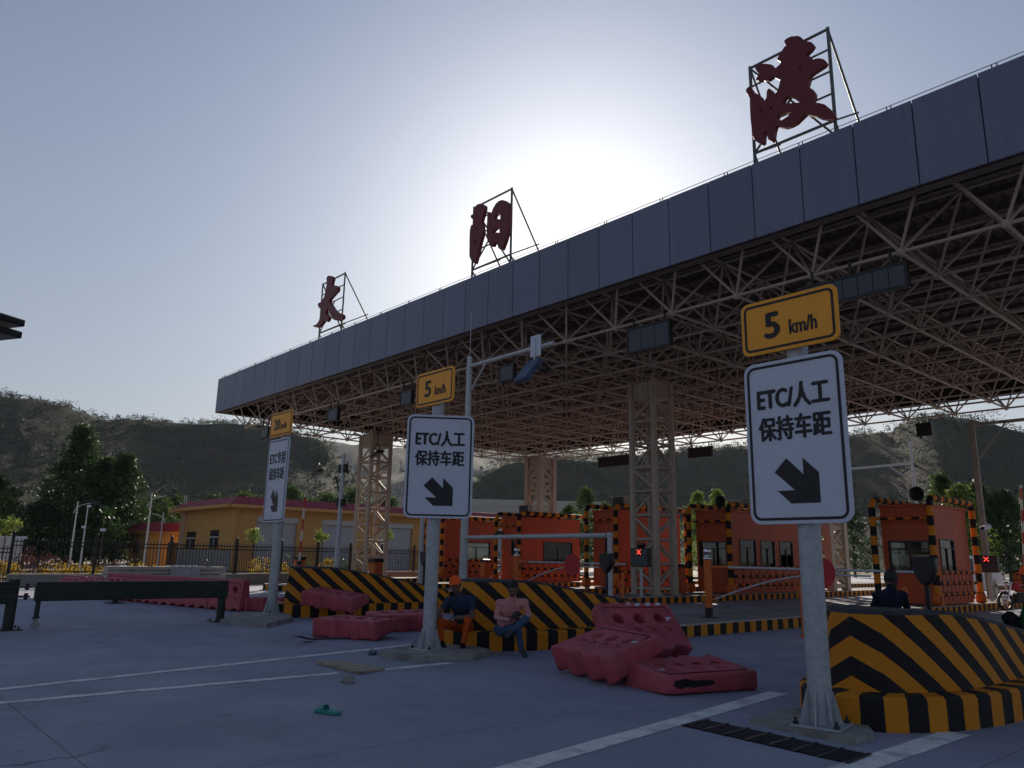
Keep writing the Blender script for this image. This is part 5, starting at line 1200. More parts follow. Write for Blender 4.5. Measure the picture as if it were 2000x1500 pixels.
# stacks of kerb slabs on the ground before the fence
M_SLAB = mat('precast_slab', (.30, .29, .275), .9, 0, .18, 5, .3, 40)
def slab_stack(label, x, y, rz, n, w_, d_, h_, wrap=False):
    t = thing('slab_stack', label, 'slab stack', (x, y, 0), rz, 'stacks of concrete slabs by the fence'); r = random.Random(int(x * 100))
    for sx in (-.3, .3): mb = MB(); mb.box((sx * w_, 0, .05), (.1, d_, .1)); mb.build('bearer', M_BARK, t)
    for k in range(n): mb = MB(); mb.box((r.uniform(-.03, .03), r.uniform(-.02, .02), .1 + h_ * (k + .5)), (w_, d_, h_ - .018), r.uniform(-.02, .02), .012); mb.build('slab', M_SLAB, t)
    if wrap:
        mb = MB(); P = []
        for q in range(10): P.append((-w_ / 2 - .05 + w_ * 1.1 * q / 9, -d_ / 2 - .05 + .02 * (q % 3), .1 + h_ * n + .03 * (q % 2)))
        for q in range(9): a, b = P[q], P[q + 1]; mb.add([a, b, (b[0], b[1] - .03, .12), (a[0], a[1] - .03, .12)], [(0, 1, 2, 3)]); mb.add([a, b, (b[0], d_ / 2, b[2]), (a[0], d_ / 2, a[2])], [(0, 1, 2, 3)])
        mb.build('plastic_wrap', mat('grey_plastic_film', (.27, .29, .31), .35, 0, .2, 6), t)
for (px_, lb, n_, w_, wr) in ((239, 'leftmost stack of concrete slabs by the fence', 5, 1.15, False), (281, 'second stack of concrete slabs from the left', 5, .78, False), (308, 'third stack of concrete slabs from the left', 5, .72, False), (355, 'film-wrapped stack of concrete slabs by the fence', 5, 1.05, True), (394, 'stack of concrete slabs right of the wrapped one', 5, .8, False), (420, 'rightmost slightly slumped stack of concrete slabs', 5, .7, False)):
    p = onx(px_, 1110, -33.0); slab_stack(lb, p.x, p.y, R(88) + RND.uniform(-.06, .06), n_, w_, .8, .155, wr)

# ---- street lamps and yard poles
def lamp(label, px_, X, ztop, flip=1):
    p = onx(px_, 1090, X); t = thing('street_lamp', label, 'street lamp', (p.x, p.y, 0), R(45), 'curved-arm street lamps in the yard'); M_ = mat('pale_lamp_paint', (.5, .5, .48), .5, 0, .08)
    mb = MB(); mb.tube((0, 0, 0), (0, 0, ztop), .07, .04, n=10); mb.build('pole', M_, t)
    mb = MB(); mb.path([(flip * -.25, 0, ztop - .85), (flip * -.12, 0, ztop - .55), (flip * .12, 0, ztop - .35), (flip * .5, 0, ztop - .2), (flip * 1.0, 0, ztop - .12)], .025, 8); mb.build('arm', M_, t)
    mb = MB(); mb.ball((flip * 1.25, 0, ztop - .10), .34, 12, 6, (1, .42, .17)); mb.build('lamp_head', M_DARK, t)
    mb = MB(); mb.box((0, 0, ztop - .8), (.3, .03, .03)); mb.build('cross_bar', M_, t)
lamp('tallest curved street lamp, left of the guard house', 282, -52, 5.0); lamp('curved street lamp in front of the dark trees', 137, -64, 4.9); lamp('small curved street lamp before the guard house', 309, -66, 4.5, -1)
p = onx(158, 1090, -55); pole('camera_mast', 'slim pale mast with two cameras among the dark trees', p.x, p.y, 0, 4.2, .05, .03, M_GALV2, (('camera', lambda mb: mb.box((.25, 0, 4.15), (.35, .15, .13)), M_WHITE), ('side_camera', lambda mb: (mb.box((-.35, 0, 2.85), (.4, .15, .14)), mb.tube((0, 0, 2.85), (-.3, 0, 2.85), .02)), M_WHITE)))
p = onx(195, 1090, -50); pole('camera_mast', 'short dark mast with a spotlight left of the tallest lamp', p.x, p.y, 0, 2.6, .045, .03, M_DARK, (('spotlight', lambda mb: mb.box((-.12, 0, 2.6), (.35, .2, .16)), M_WHITE),))

# high-mast floodlights at the left edge
t = thing('floodlight_mast', 'tall mast with two black floodlights at the left edge', 'floodlight', (-15.4, -3.2, 0))
mb = MB(); mb.tube((-15.4, -3.2, 0), (-15.4, -3.2, 10.6), .12, .07, n=14); mb.build('mast', M_GALV2, t, True)
for p0, s_ in (((4, 627), 0), ((-2, 650), 1)):
    p = onx(*p0, -14.2); mb = MB(); mb.box((p.x, p.y, p.z), (.5, .44, .11), .5, .02); mb.build('floodlight', M_BLACK, t, True); mb = MB(); mb.tube((p.x, p.y, p.z), (-15.4, -3.2, p.z + .05), .018, n=8); mb.build('arm', M_BLACK, t, True)

# ---- small litter on the ground
def blob(name, label, cat, px_, py_, sx, sy, sz, m, rz=0.0, seed=1, group=None):
    p = onz(px_, py_); bm = bmesh.new(); bmesh.ops.create_icosphere(bm, subdivisions=3, radius=1)
    for v in bm.verts: f = 1 + .32 * smooth_noise(v.co.x * 1.7 + seed, v.co.y * 1.7, v.co.z * 1.7); v.co = Vector((v.co.x * f * sx, v.co.y * f * sy, max(-.35, v.co.z * f) * sz + .35 * sz))
    me = bpy.data.meshes.new(name); bm.to_mesh(me); bm.free(); o = mk(name, me, m); o.location = p; o.rotation_euler = (0, 0, rz); return tag(o, label, cat, group)
blob('concrete_lump', 'broken grey lump of concrete on the ground, lower left', 'rubble', 680, 1333, .085, .07, .075, M_CONC, .4, 2)
def slipper(label, px_, py_, rz, col):
    p = onz(px_, py_); t = thing('slipper', label, 'slipper', (p.x, p.y, 0), rz, 'stray rubber slippers'); M_ = mat('teal_rubber_%d' % px_, col, .6)
    P = [(-.05, -.13), (-.03, -.15), (.03, -.15), (.05, -.12), (.048, .02), (.058, .09), (.04, .14), (0, .155), (-.04, .14), (-.055, .09), (-.046, .02)]
    me = plate([P], .012, .004, name='sole'); o = mk('sole', me, M_, t); o.location = (0, 0, .02)
    mb = MB(); q = 8; V = []
    for k in range(q + 1): a = math.pi * k / q; V += [(.056 * math.cos(a), .03, .03 + .05 * math.sin(a)), (.052 * math.cos(a), .10, .03 + .035 * math.sin(a))]
    mb.add(V, [(2 * k, 2 * k + 2, 2 * k + 3, 2 * k + 1) for k in range(q)], None, True); mb.build('strap', M_, t)
slipper('bright teal slipper lying alone in the left foreground', 640, 1394, 1.9, (.03, .25, .22)); slipper('dark teal slipper left of the middle concrete pad', 727, 1278, .9, (.01, .09, .12))
q = [onz(*p) for p in ((615, 1296), (700, 1318), (752, 1309), (660, 1294))]
o = MB(); c = (q[0] + q[1] + q[2] + q[3]) / 4; o.prism([((p - c).x, (p - c).y) for p in q], .006, .03); o = o.build('loose_board', mat('weathered_plywood', (.33, .27, .20), .85, 0, .35, 6, .3, 30, dirt=.5)); o.location = c; tag(o, 'weathered board lying across the lower white line', 'board')
t = thing('hoe', 'steel hoe lying flat before the left barrier heap', 'tool', onz(610, 1252)); a, b = onz(608, 1252), onz(742, 1247)
mb = MB(); mb.tube((a.x, a.y, .03), (b.x, b.y, .03), .017, n=8); mb.build('handle', mat('dark_wood', (.07, .05, .04), .8), t, True)
e = onz(582, 1243, .12); mb = MB(); d = (e - a).normalized(); n = Vector((d.y, -d.x, 0)).normalized() * .075; mb.add([(a + n + Vector((0, 0, .02))), (a - n + Vector((0, 0, .02))), (e - n), (e + n), (a + n + Vector((0, 0, .028))), (a - n + Vector((0, 0, .028))), (e - n + Vector((0, 0, .008))), (e + n + Vector((0, 0, .008)))], [(0, 1, 2, 3), (4, 7, 6, 5), (0, 4, 5, 1), (1, 5, 6, 2), (2, 6, 7, 3), (3, 7, 4, 0)]); mb.build('blade', mat('rusty_steel', (.10, .065, .045), .75, .3, .4, 20), t, True)
for k in range(7):
    blob('gravel_bit', 'small dark stone chip on the middle concrete pad', 'stone', 806 + k * 4 + RND.uniform(-3, 3), 1268 + RND.uniform(-2, 5), .03, .025, .022, M_CONC, k, k + 3, 'stone chips by the middle sign post').location.z = .09

# ================================================================== TREES AND SHRUBS
def tree(label, x, y, H, prof, n, size, m, seed, trunk=.16, z0=0.0, name='tree', group='trees beyond the plaza', clear=.08, limbs=10):
    """tapered trunk with limbs; crown of leaf clumps spread along a height/radius profile with gaps between clumps"""
    r = random.Random(seed); t = thing(name, label, 'tree', (x, y, z0), 0, group)
    mb = MB(); pts = [(0, 0, 0)]; k = 7
    for i in range(1, k + 1): pts.append((r.uniform(-.1, .1) * i / k, r.uniform(-.1, .1) * i / k, H * .92 * i / k))
    mb.path(pts, [trunk * (1 - .88 * i / k) + .012 for i in range(k + 1)], 8)
    def rad(q):
        for (q0, r0), (q1, r1) in zip(prof[:-1], prof[1:]):
            if q0 <= q <= q1: return r0 + (r1 - r0) * (q - q0) / (q1 - q0)
        return prof[-1][1]
    cl = []
    for i in range(n):
        q = clear + (1 - clear) * (r.random() ** .85); R_ = rad(q); a = r.uniform(0, 2 * math.pi); rr = R_ * math.sqrt(r.random()) * r.uniform(.82, 1.16); cl.append((rr * math.cos(a), rr * math.sin(a), q * H, R_))
    for i in range(limbs):
        c = r.choice(cl); z = max(.3, c[2] - abs(c[0]) * .6 - .3); mb.path([(0, 0, z * .85), (c[0] * .5, c[1] * .5, (z + c[2]) / 2), (c[0], c[1], c[2])], [trunk * .32, trunk * .2, .012], 5)
    mb.build('trunk', M_BARK, t); mb = MB()
    for c in cl: s_ = size * r.uniform(.55, 1.3); leaf_cloud(mb, (c[0], c[1], c[2]), (s_, s_, s_ * .75), 34, size * .21, r)
    mb.build('crown', m, t); return t
def tree_at(label, px_, py_, X, prof, n, size, m, seed, **kw):
    p = onx(px_, py_, X); return tree(label, p.x, p.y, p.z, prof, n, size, m, seed, **kw)
CON = [(0, .16), (.1, .24), (.45, .17), (.75, .10), (1, .015)]
def sc(prof, k): return [(a, b * k) for a, b in prof]
tree_at('tallest dark pointed tree in the clump at left', 162, 838, -84, sc(CON, 18), 330, .85, M_LEAFD, 21)
tree_at('dark tree with a blunt top right of the tallest one', 212, 897, -82, sc(CON, 17), 250, .85, M_LEAFD, 22)
tree_at('dark pointed tree at the right of the left clump', 248, 890, -80, sc(CON, 15), 240, .8, M_LEAFD, 23)
tree_at('low dark tree at the left foot of the clump', 90, 985, -80, [(0, 2.4), (.5, 3.2), (.85, 2.0), (1, .3)], 150, .8, M_LEAFD, 24)
tree_at('low dark tree in the middle of the clump foot', 175, 985, -76, [(0, 3), (.5, 3.4), (.85, 2.2), (1, .3)], 170, .8, M_LEAFD, 25)
tree_at('dark tree cut by the left edge of the view', -18, 930, -78, [(0, 2), (.4, 3.4), (.8, 2.2), (1, .2)], 200, .85, M_LEAFM, 26)
tree_at('mid green tree just left of the warehouse end', 305, 975, -92, [(0, 2), (.5, 3.2), (.85, 2.4), (1, .3)], 170, .8, M_LEAFM, 27)
tree_at('mid green tree behind the left end of the warehouse roof', 345, 972, -96, [(0, 2), (.5, 3.4), (.85, 2.2), (1, .3)], 160, .8, M_LEAFM, 28)
for k, (px_, py_, lb) in enumerate(((415, 968, 'round tree top left of the farthest sign above the red roof'), (480, 965, 'round tree top touching the farthest sign'), (572, 955, 'broad tree top just right of the farthest sign'), (640, 968, 'tree top behind the camera pole'), (690, 958, 'tree top behind the far left column'), (760, 975, 'tree top right of the far left column'))):
    tree_at(lb, px_, py_, -98, [(0, 1), (.5, 3.6), (.8, 3.4), (1, .4)], 150, .85, M_LEAFM, 40 + k, clear=.35)
for k, (px_, py_, X, w_, lb) in enumerate(((1112, 990, -62, 2.3, 'small tree left of the tall glittering tree'), (1143, 955, -60, 2.6, 'tall glittering tree right of the distant column'), (1180, 985, -62, 2.4, 'tree behind the dark air conditioner'), (1230, 990, -58, 2.4, 'tree behind the big lattice column'), (1362, 965, -48, 2.0, 'light tree showing left of the three-window booth'), (1400, 960, -52, 2.3, 'light tree above the three-window booth roof'), (1470, 985, -52, 2.6, 'tree hidden behind the nearest sign plate'), (1660, 985, -40, 2.4, 'tree between the nearest sign and the far right booth'))):
    tree_at(lb, px_, py_, X, [(0, .8 * w_), (.35, w_), (.75, .62 * w_), (1, .12)], 150, .62, M_LEAFM if k < 4 else M_LEAFL if k < 6 else M_LEAFD, 60 + k)
for k, (px_, py_, X, w_, m_, lb) in enumerate(((1835, 930, -24, 2.2, M_LEAFM, 'leafy tree behind the far right booth roof'), (1868, 950, -22, 1.9, M_LEAFL, 'drooping light green tree right of the booth roof'), (1905, 945, -23, 2.2, M_LEAFM, 'leafy tree left of the wooden-looking pole'), (1955, 960, -21, 2.4, M_LEAFD, 'dark tree behind the white pickup'), (2010, 965, -20, 2.4, M_LEAFD, 'dark tree at the right edge of the view'), (2080, 960, -19, 2.6, M_LEAFD, 'dark tree beyond the right edge'))):
    tree_at(lb, px_, py_, X, [(0, .9 * w_), (.35, w_ * 1.05), (.75, .7 * w_), (1, .15)], 170, .62, m_, 80 + k)
for k, (px_, py_, X, lb) in enumerate(((17, 1012, -46, 'young sapling at the left edge'), (498, 1035, -50, 'young sapling before the first roller door'), (632, 1036, -50, 'young sapling before the second roller door'), (757, 1036, -50, 'young sapling right of the far left column'))):
    p = onx(px_, py_, X); tree(lb, p.x, p.y, p.z, [(0, .05), (.72, .08), (.8, .5), (.95, .42), (1, .1)], 22, .3, M_LEAFL, 100 + k, trunk=.035, name='sapling', group='young saplings in the yard', clear=.75, limbs=5)
def shrub(label, px_, py_, X, rx, h, m, seed, n=26):
    p = onx(px_, py_, X); r = random.Random(seed); t = thing('shrub', label, 'shrub', (p.x, p.y, 0), 0, 'shrubs behind the iron fence'); mb = MB()
    for q in range(6): a = r.uniform(0, 6.28); mb.tube((0, 0, 0), (rx * .5 * math.cos(a), rx * .5 * math.sin(a), h * .7), .02, .008, n=5)
    mb.build('stem', M_BARK, t); mb = MB()
    for q in range(n): a = r.uniform(0, 6.28); d_ = rx * math.sqrt(r.random()); z = r.uniform(.15, 1) * h * (1 - .35 * d_ / rx); leaf_cloud(mb, (d_ * math.cos(a), d_ * math.sin(a), z), (.22, .22, .18), 30, .055, r)
    mb.build('foliage', m, t)
for k, (px_, X, rx, h, m, lb) in enumerate(((10, -37.5, .8, 1.0, M_LEAFY, 'golden shrub at the left edge behind the fence'), (34, -37.6, .5, .9, M_LEAFY, 'golden shrub right beside the leftmost fence post'), (62, -38.6, 1.1, 1.5, M_LEAFP, 'purple-leaved shrub left, behind the fence'), (92, -38.9, 1.1, 1.5, M_LEAFP, 'second purple-leaved shrub from the left'), (118, -37.6, .8, .95, M_LEAFY, 'golden shrub below the first street lamp'), (140, -37.6, .8, .98, M_LEAFY, 'golden shrub right of the first street lamp'), (162, -37.6, .7, .9, M_LEAFY, 'golden shrub left of the second fence post'),
    (205, -37.6, .7, .9, M_LEAFY, 'golden shrub right of the second fence post'), (200, -39.6, .8, 1.3, M_LEAFP, 'purple-leaved shrub behind the second fence post'), (285, -38.2, .9, 1.0, M_LEAFY, 'golden shrub over the slab stacks'), (520, -38.2, .75, 1.45, M_LEAFY, 'golden shrub left of the farthest sign post'), (548, -38.9, .5, 1.0, M_LEAFY, 'golden shrub right of the farthest sign post'), (575, -41, .9, 1.7, M_LEAFM, 'green shrub left of the raised boom'), (640, -41.5, .6, 1.6, M_LEAFY, 'golden shrub behind the camera pole'), (668, -42, .6, 1.3, M_LEAFM, 'green shrub left of the far left column'))):
    shrub(lb, px_, 1100, X, rx, h, m, 200 + k)

# ================================================================== REAR GANTRY, PICKUP, MOTORCYCLE
t = thing('rear_gantry', 'tall weathered pole with arm and two white cameras at far right', 'gantry', (-10.7, 34.3, .24)); M_WP = mat('weathered_grey_pole', (.30, .27, .24), .75, 0, .25, 4)
mb = MB(); mb.box((-10.7, 34.3, 3.7), (.22, .16, 6.95), 0, .02); mb.build('pole', M_WP, t, True)
mb = MB(); mb.box((-7.6, 34.3, 7.05), (6.2, .10, .12)); mb.build('arm', M_WP, t, True); mb = MB(); mb.tube((-10.6, 34.3, 5.6), (-9.5, 34.3, 7.0), .035, n=8); mb.build('stay', M_WP, t, True)
for dx, zz, rz_, nm in ((-.75, 2.75, .5, 'camera'), (.2, 2.95, -.2, 'camera')):
    b_ = MB(); b_.box((0, 0, 0), (.2, .5, .17), 0, .03); b_ = b_.build(nm, M_WHITE, t); b_.location = (dx, -.35, zz - .24); b_.rotation_euler = (R(12), 0, rz_)
    m2 = MB(); m2.box((0, -.252, 0), (.15, .01, .12)); m2.build('lens_window', M_BLACK, b_)
mb = MB(); mb.tube((-11.45, 34.0, 2.6), (-10.7, 34.25, 2.55), .025, n=6); mb.build('bracket', M_WP, t, True)
for k in range(3):
    a = k * 2.1; mb = MB(); mb.tube((-10.3, 33.6, 1.0), (-10.3 + .25 * math.cos(a), 33.6 + .25 * math.sin(a), .25), .02, n=6); mb.build('stay_leg', M_WP, t, True)
t = thing('lamp_arm_pole', 'pale pole with a long side arm rising behind the far right booth', 'pole', (-18.2, 47.6, .24))
tube_part(t, 'pole', [(-18.2, 47.6, .24), (-18.2, 47.6, 8.6)], [.13, .07], M_GALV2, 12); tube_part(t, 'arm', [(-18.2, 47.6, 7.3), (-23.6, 47.6, 7.2)], .07, M_GALV2); tube_part(t, 'stay', [(-18.2, 47.6, 6.2), (-19.6, 47.6, 7.25)], .04, M_GALV2)
mb = MB(); mb.box((-22.7, 47.6, 7.2), (.35, .3, .34), 0, .03); mb.ball((-22.5, 47.5, 6.4), .16); mb.tube((-22.5, 47.5, 6.4), (-22.5, 47.5, 7.1), .02); mb.build('dome_camera', M_GALV2, t, True)
barrier_machine('orange boom barrier cabinet with raised boom at the right edge', -10.45, 37.2, .24, (.25, 3.7))

def pickup(x, y, rz):
    t = thing('pickup_truck', 'white pickup truck standing behind the far right booth', 'truck', (x, y, 0), rz); W_ = mat('white_car_paint', (.62, .64, .66), .35, 0, .05, 2)
    def prof(P, w0, w1, name, m, parent=t):     # side profile in y,z extruded across x, narrower above
        mb = MB(); n_ = len(P); zmin, zmax = min(p[1] for p in P), max(p[1] for p in P)
        def hw(z): return (w0 + (w1 - w0) * (z - zmin) / (zmax - zmin)) / 2
        vs = [(-hw(z), yy, z) for yy, z in P] + [(hw(z), yy, z) for yy, z in P]
        mb.add(vs, [tuple(range(n_)), tuple(reversed(range(n_, 2 * n_)))] + [(i, i + n_, (i + 1) % n_ + n_, (i + 1) % n_) for i in range(n_)]); return mb.build(name, m, parent)
    b_ = prof([(-2.5, .45), (-2.55, .8), (-2.45, 1.02), (-1.35, 1.2), (.75, 1.2), (.75, .45)], 1.74, 1.70, 'body', W_)
    prof([(-1.35, 1.21), (-.72, 1.86), (-.5, 1.93), (.45, 1.93), (.70, 1.82), (.75, 1.21)], 1.66, 1.34, 'cab', W_)
    mb = MB(); mb.add([(-.74, -1.34, 1.24), (.74, -1.34, 1.24), (.63, -.79, 1.83), (-.63, -.79, 1.83)], [(0, 1, 2, 3)]); mb.v = [(a, b - .012, c + .012) for a, b, c in mb.v]; mb.build('windscreen', M_BLACK, t)
    for s_ in (-1, 1):
        mb = MB(); mb.add([(s_ * .835, -1.05, 1.27), (s_ * .835, .55, 1.27), (s_ * .70, .5, 1.80), (s_ * .70, -.62, 1.80)], [(0, 1, 2, 3)]); mb.build('side_window', M_BLACK, t)
        mb = MB(); mb.box((s_ * .845, -.2, 1.52), (.012, .07, .6)); mb.build('door_pillar', W_, t)
        mb = MB(); mb.box((s_ * .66, -2.5, .86), (.34, .08, .17), 0, .03); mb.build('headlight', M_CHROME, t)
        mb = MB(); mb.box((s_ * .98, -1.05, 1.28), (.18, .1, .2), 0, .03); mb.build('mirror', M_BLACK, t)
        mb = MB(); mb.box((s_ * .84, 1.75, 1.0), (.05, 2.0, .42)); mb.build('bed_side', W_, t)
        for yy in (-1.65, 1.65):
            wh = MB(); wh.tube((s_ * .66, yy, .34), (s_ * .88, yy, .34), .34, n=20); wh = wh.build('wheel', M_BLACK, t); m2 = MB(); m2.tube((s_ * .87, yy, .34), (s_ * .89, yy, .34), .2, n=14); m2.build('rim', M_GALV2, wh)
    mb = MB(); mb.box((0, 1.75, .72), (1.7, 2.0, .12)); mb.box((0, 2.74, 1.0), (1.7, .05, .42)); mb.box((0, .0, .5), (1.3, 4.6, .2)); mb.build('bed', W_, t)
    mb = MB(); mb.box((0, -2.54, .82), (.9, .05, .2), 0, .01); mb.box((0, -2.56, .5), (1.7, .12, .2), 0, .03); mb.build('bumper', M_BLACK, t)
    for s_ in (-1, 1): mb = MB(); mb.tube((s_ * .6, .62, 1.9), (s_ * .6, .8, 2.05), .02); mb.tube((s_ * .8, .8, 1.2), (s_ * .62, .8, 2.05), .025, n=6); mb.build('roll_bar', W_, t)
    return t
pickup(-13.6, 39.5, R(-6))
def motorcycle(x, y, rz):
    t = thing('motorcycle', 'motorcycle parked by the striped kerb at the right edge', 'motorcycle', (x, y, 0), rz)
    for yy, nm in ((-.66, 'wheel'), (.66, 'wheel')):
        wh = MB(); wh.path([(0, yy + .29 * math.cos(a), .30 + .29 * math.sin(a)) for a in [i * math.pi / 12 for i in range(24)]], .045, 8, closed=True); wh = wh.build(nm, M_BLACK, t)
        m2 = MB()
        for k in range(5): a = k * 1.2566; m2.tube((0, yy, .30), (0, yy + .27 * math.cos(a), .30 + .27 * math.sin(a)), .022, n=6)
        m2.tube((-.06, yy, .30), (.06, yy, .30), .06, n=10); m2.build('rim', M_CHROME, wh)
    for s_ in (-1, 1): mb = MB(); mb.tube((s_ * .09, -.66, .30), (s_ * .09, -.42, .95), .028, n=8); mb.build('fork', M_CHROME, t)
    mb = MB(); mb.path([(-.36, -.25, 1.02), (-.22, -.36, 1.04), (0, -.40, 1.0), (.22, -.36, 1.04), (.36, -.25, 1.02)], .016, 8); mb.build('handlebar', M_BLACK, t)
    mb = MB(); mb.ball((0, -.16, .80), .2, 12, 8, (.62, 1.25, .72)); mb.build('tank', M_RED, t); mb = MB(); mb.ball((0, -.52, .88), .1, 12, 8); mb.build('headlamp', M_CHROME, t)
    mb = MB(); mb.box((0, .35, .80), (.26, .72, .1), 0, .03); mb.build('seat', M_BLACK, t); mb = MB(); mb.box((0, -.02, .42), (.26, .46, .38), 0, .05); mb.tube((.16, .0, .3), (.2, .75, .33), .045, n=8); mb.build('engine', M_DARK, t)
    mb = MB(); mb.box((0, -.66, .63), (.12, .42, .03), 0, .01); mb.box((0, .78, .66), (.14, .4, .04), 0, .01); mb.build('mudguard', M_RED, t)
    for s_ in (-1, 1): mb = MB(); mb.tube((s_ * .25, -.35, 1.03), (s_ * .3, -.33, 1.2), .008, n=5); mb.ball((s_ * .3, -.33, 1.22), .06, 8, 5, (1, .3, .7)); mb.build('mirror', M_BLACK, t)
    return t
motorcycle(-9.05, 32.0, R(-28))

# ================================================================== PEOPLE
_fwd = _w(Vector((0, 0, 1)))
def onc(px, py, c): return EYE + _ray(px, py) * (c / FPX)
def cdist(p): return (Vector(p) - EYE).dot(_fwd)
def capsule(bm, a, b, ra, rb, n=10):
    a, b = Vector(a), Vector(b); d = b - a; L = d.length
    if L < 1e-5: d = Vector((0, 0, 1))
    else: d /= L
    t_ = Vector((0, 0, 1)) if abs(d.z) < .9 else Vector((1, 0, 0)); x = d.cross(t_).normalized(); y = d.cross(x); rings = []
    for k in range(1, 4): an = math.pi / 2 * (1 - k / 3.0); rings.append((a - d * ra * math.sin(an), ra * math.cos(an)))
    for k in range(0, 3): an = math.pi / 2 * k / 3.0; rings.append((b + d * rb * math.sin(an), rb * math.cos(an)))
    V = [[bm.verts.new(c + x * (r * math.cos(2 * math.pi * i / n)) + y * (r * math.sin(2 * math.pi * i / n))) for i in range(n)] for c, r in rings]
    p0, p1 = bm.verts.new(a - d * ra), bm.verts.new(b + d * rb)
    for i in range(n):
        j = (i + 1) % n; bm.faces.new((p0, V[0][j], V[0][i])); bm.faces.new((p1, V[-1][i], V[-1][j]))
        for k in range(len(V) - 1): bm.faces.new((V[k][i], V[k][j], V[k + 1][j], V[k + 1][i]))
def ellip(bm, c, ax, n=14):
    """ellipsoid with three given half-axis vectors"""
    r = bmesh.ops.create_uvsphere(bm, u_segments=n, v_segments=8, radius=1)
    M = Matrix(((ax[0].x, ax[1].x, ax[2].x), (ax[0].y, ax[1].y, ax[2].y), (ax[0].z, ax[1].z, ax[2].z)))
    for v in r['verts']: v.co = M @ v.co + Vector(c)
def person(label, J, cols, hair='hair', cap=None, long_sleeve=True, vox=.0095, phone=False, sleeve_cut=.45):
    """J: joints in metres on site (hip, waist, chest, neck, head, face direction, and per side shoulder, elbow, wrist, fingers dir, knee, ankle, toe)"""
    org = Vector((J['hip'].x, J['hip'].y, 0)); j = {k: (v - org if k not in ('face', 'fdL', 'fdR', 'palmL', 'palmR') else v.normalized()) for k, v in J.items()}
    t = thing('person', label, 'person', org, 0, 'people resting on the islands'); bm = bmesh.new(); seg = []
    def C(a, b, ra, rb, m): capsule(bm, a, b, ra, rb); seg.append((Vector(a), Vector(b), (ra + rb) / 2, m))
    SK, SH, PA, SO = 0, 1, 2, 3
    up = (j['neck'] - j['hip']).normalized(); sd = (j['shL'] - j['shR']).normalized(); fr = sd.cross(up).normalized()
    if fr.dot(j['face']) < 0: fr = -fr
    hs = (j['hpL'] - j['hpR']).normalized()
    # trunk
    ellip(bm, j['hip'] + up * .02, (hs * .175, fr * .115, up * .12)); seg.append((j['hip'] - hs * .07, j['hip'] + hs * .07, .13, PA))
    ellip(bm, j['waist'], (hs * .155, fr * .11, up * .15)); seg.append((j['waist'], j['waist'], .14, SH))
    ellip(bm, j['chest'], (sd * .175, fr * .115, up * .19)); seg.append((j['chest'] - sd * .07, j['chest'] + sd * .07, .13, SH))
    C(j['shR'] + up * .0, j['shL'], .075, .075, SH); C(j['chest'] + up * .12, j['neck'], .10, .062, SH)
    C(j['neck'] - up * .01, j['head'] - (j['head'] - j['neck']) * .25, .055, .052, SK)
    # head
    f = j['face']; hu = (j['head'] - j['neck']); hu = (hu - f * hu.dot(f)).normalized(); hx = f.cross(hu).normalized(); h = j['head']
    ellip(bm, h, (hx * .080, f * .098, hu * .118)); seg.append((h, h, .1, SK)); ellip(bm, h - hu * .065 + f * .03, (hx * .052, f * .055, hu * .05))
    capsule(bm, h + f * .088 - hu * .005, h + f * .105 - hu * .03, .010, .015); 
    for s_ in (-1, 1): ellip(bm, h + hx * .076 * s_ - f * .005 - hu * .01, (hx * .012, f * .02, hu * .03)); capsule(bm, h + f * .083 + hx * .018 * s_ + hu * .022, h + f * .078 + hx * .042 * s_ + hu * .02, .009, .008)
    capsule(bm, h + f * .082 + hx * .02 - hu * .062, h + f * .082 - hx * .02 - hu * .062, .009, .009)
    for S in 'RL':
        sh, el, wr = j['sh' + S], j['el' + S], j['wr' + S]; m_el = el; cut = sh + (el - sh) * (.9 if long_sleeve else .62)
        C(sh, el, .058, .045, SH if long_sleeve else SH); C(el, wr, .043, .031, SH if long_sleeve else SK)
        if not long_sleeve: seg.append((el, el, .05, SK))
        fd = j['fd' + S]; pn = j['palm' + S]; pn = (pn - fd * pn.dot(fd)).normalized(); px = fd.cross(pn).normalized()
        ellip(bm, wr + fd * .055, (px * .040, pn * .016, fd * .055)); seg.append((wr + fd * .03, wr + fd * .09, .03, SK))
        for q, ln in ((-1.5, .062), (-.5, .075), (.5, .08), (1.5, .07)):
            b0 = wr + fd * .095 + px * q * .019; b1 = b0 + (fd * .8 + pn * .6).normalized() * ln * .55; b2 = b1 + (fd * .1 + pn * 1.0).normalized() * ln * .5
            capsule(bm, b0 - fd * .02, b1, .0095, .009, 7); capsule(bm, b1, b2, .009, .008, 7)
        th0 = wr + fd * .035 + px * (.036 if S == 'L' else -.036); th1 = th0 + (px * (.5 if S == 'L' else -.5) + fd * .8 + pn * .4).normalized() * .04; capsule(bm, th0, th1, .012, .0105, 7); capsule(bm, th1, th1 + (fd * .6 + pn * .9).normalized() * .03, .0105, .009, 7)
        seg.append((wr + fd * .1, wr + fd * .1 + pn * .05, .02, SK))
        hp, kn, an, to = j['hp' + S], j['kn' + S], j['an' + S], j['to' + S]
        C(hp, kn, .088, .064, PA); C(kn, an + (kn - an) * .12, .060, .048, PA); C(an + (kn - an) * .2, an, .045, .04, SO if cols.get('sock') is None else SO)
        C(an + (to - an) * .02, to, .045, .038, SO); capsule(bm, an - (to - an).normalized() * .05 + Vector((0, 0, -.01)), to, .036, .036); 
    me = bpy.data.meshes.new('body'); bm.to_mesh(me); bm.free(); o = bpy.data.objects.new('tmp', me); COL.objects.link(o)
    md = o.modifiers.new('r', 'REMESH'); md.mode = 'VOXEL'; md.voxel_size = vox; md2 = o.modifiers.new('s', 'SMOOTH'); md2.factor = .5; md2.iterations = 3
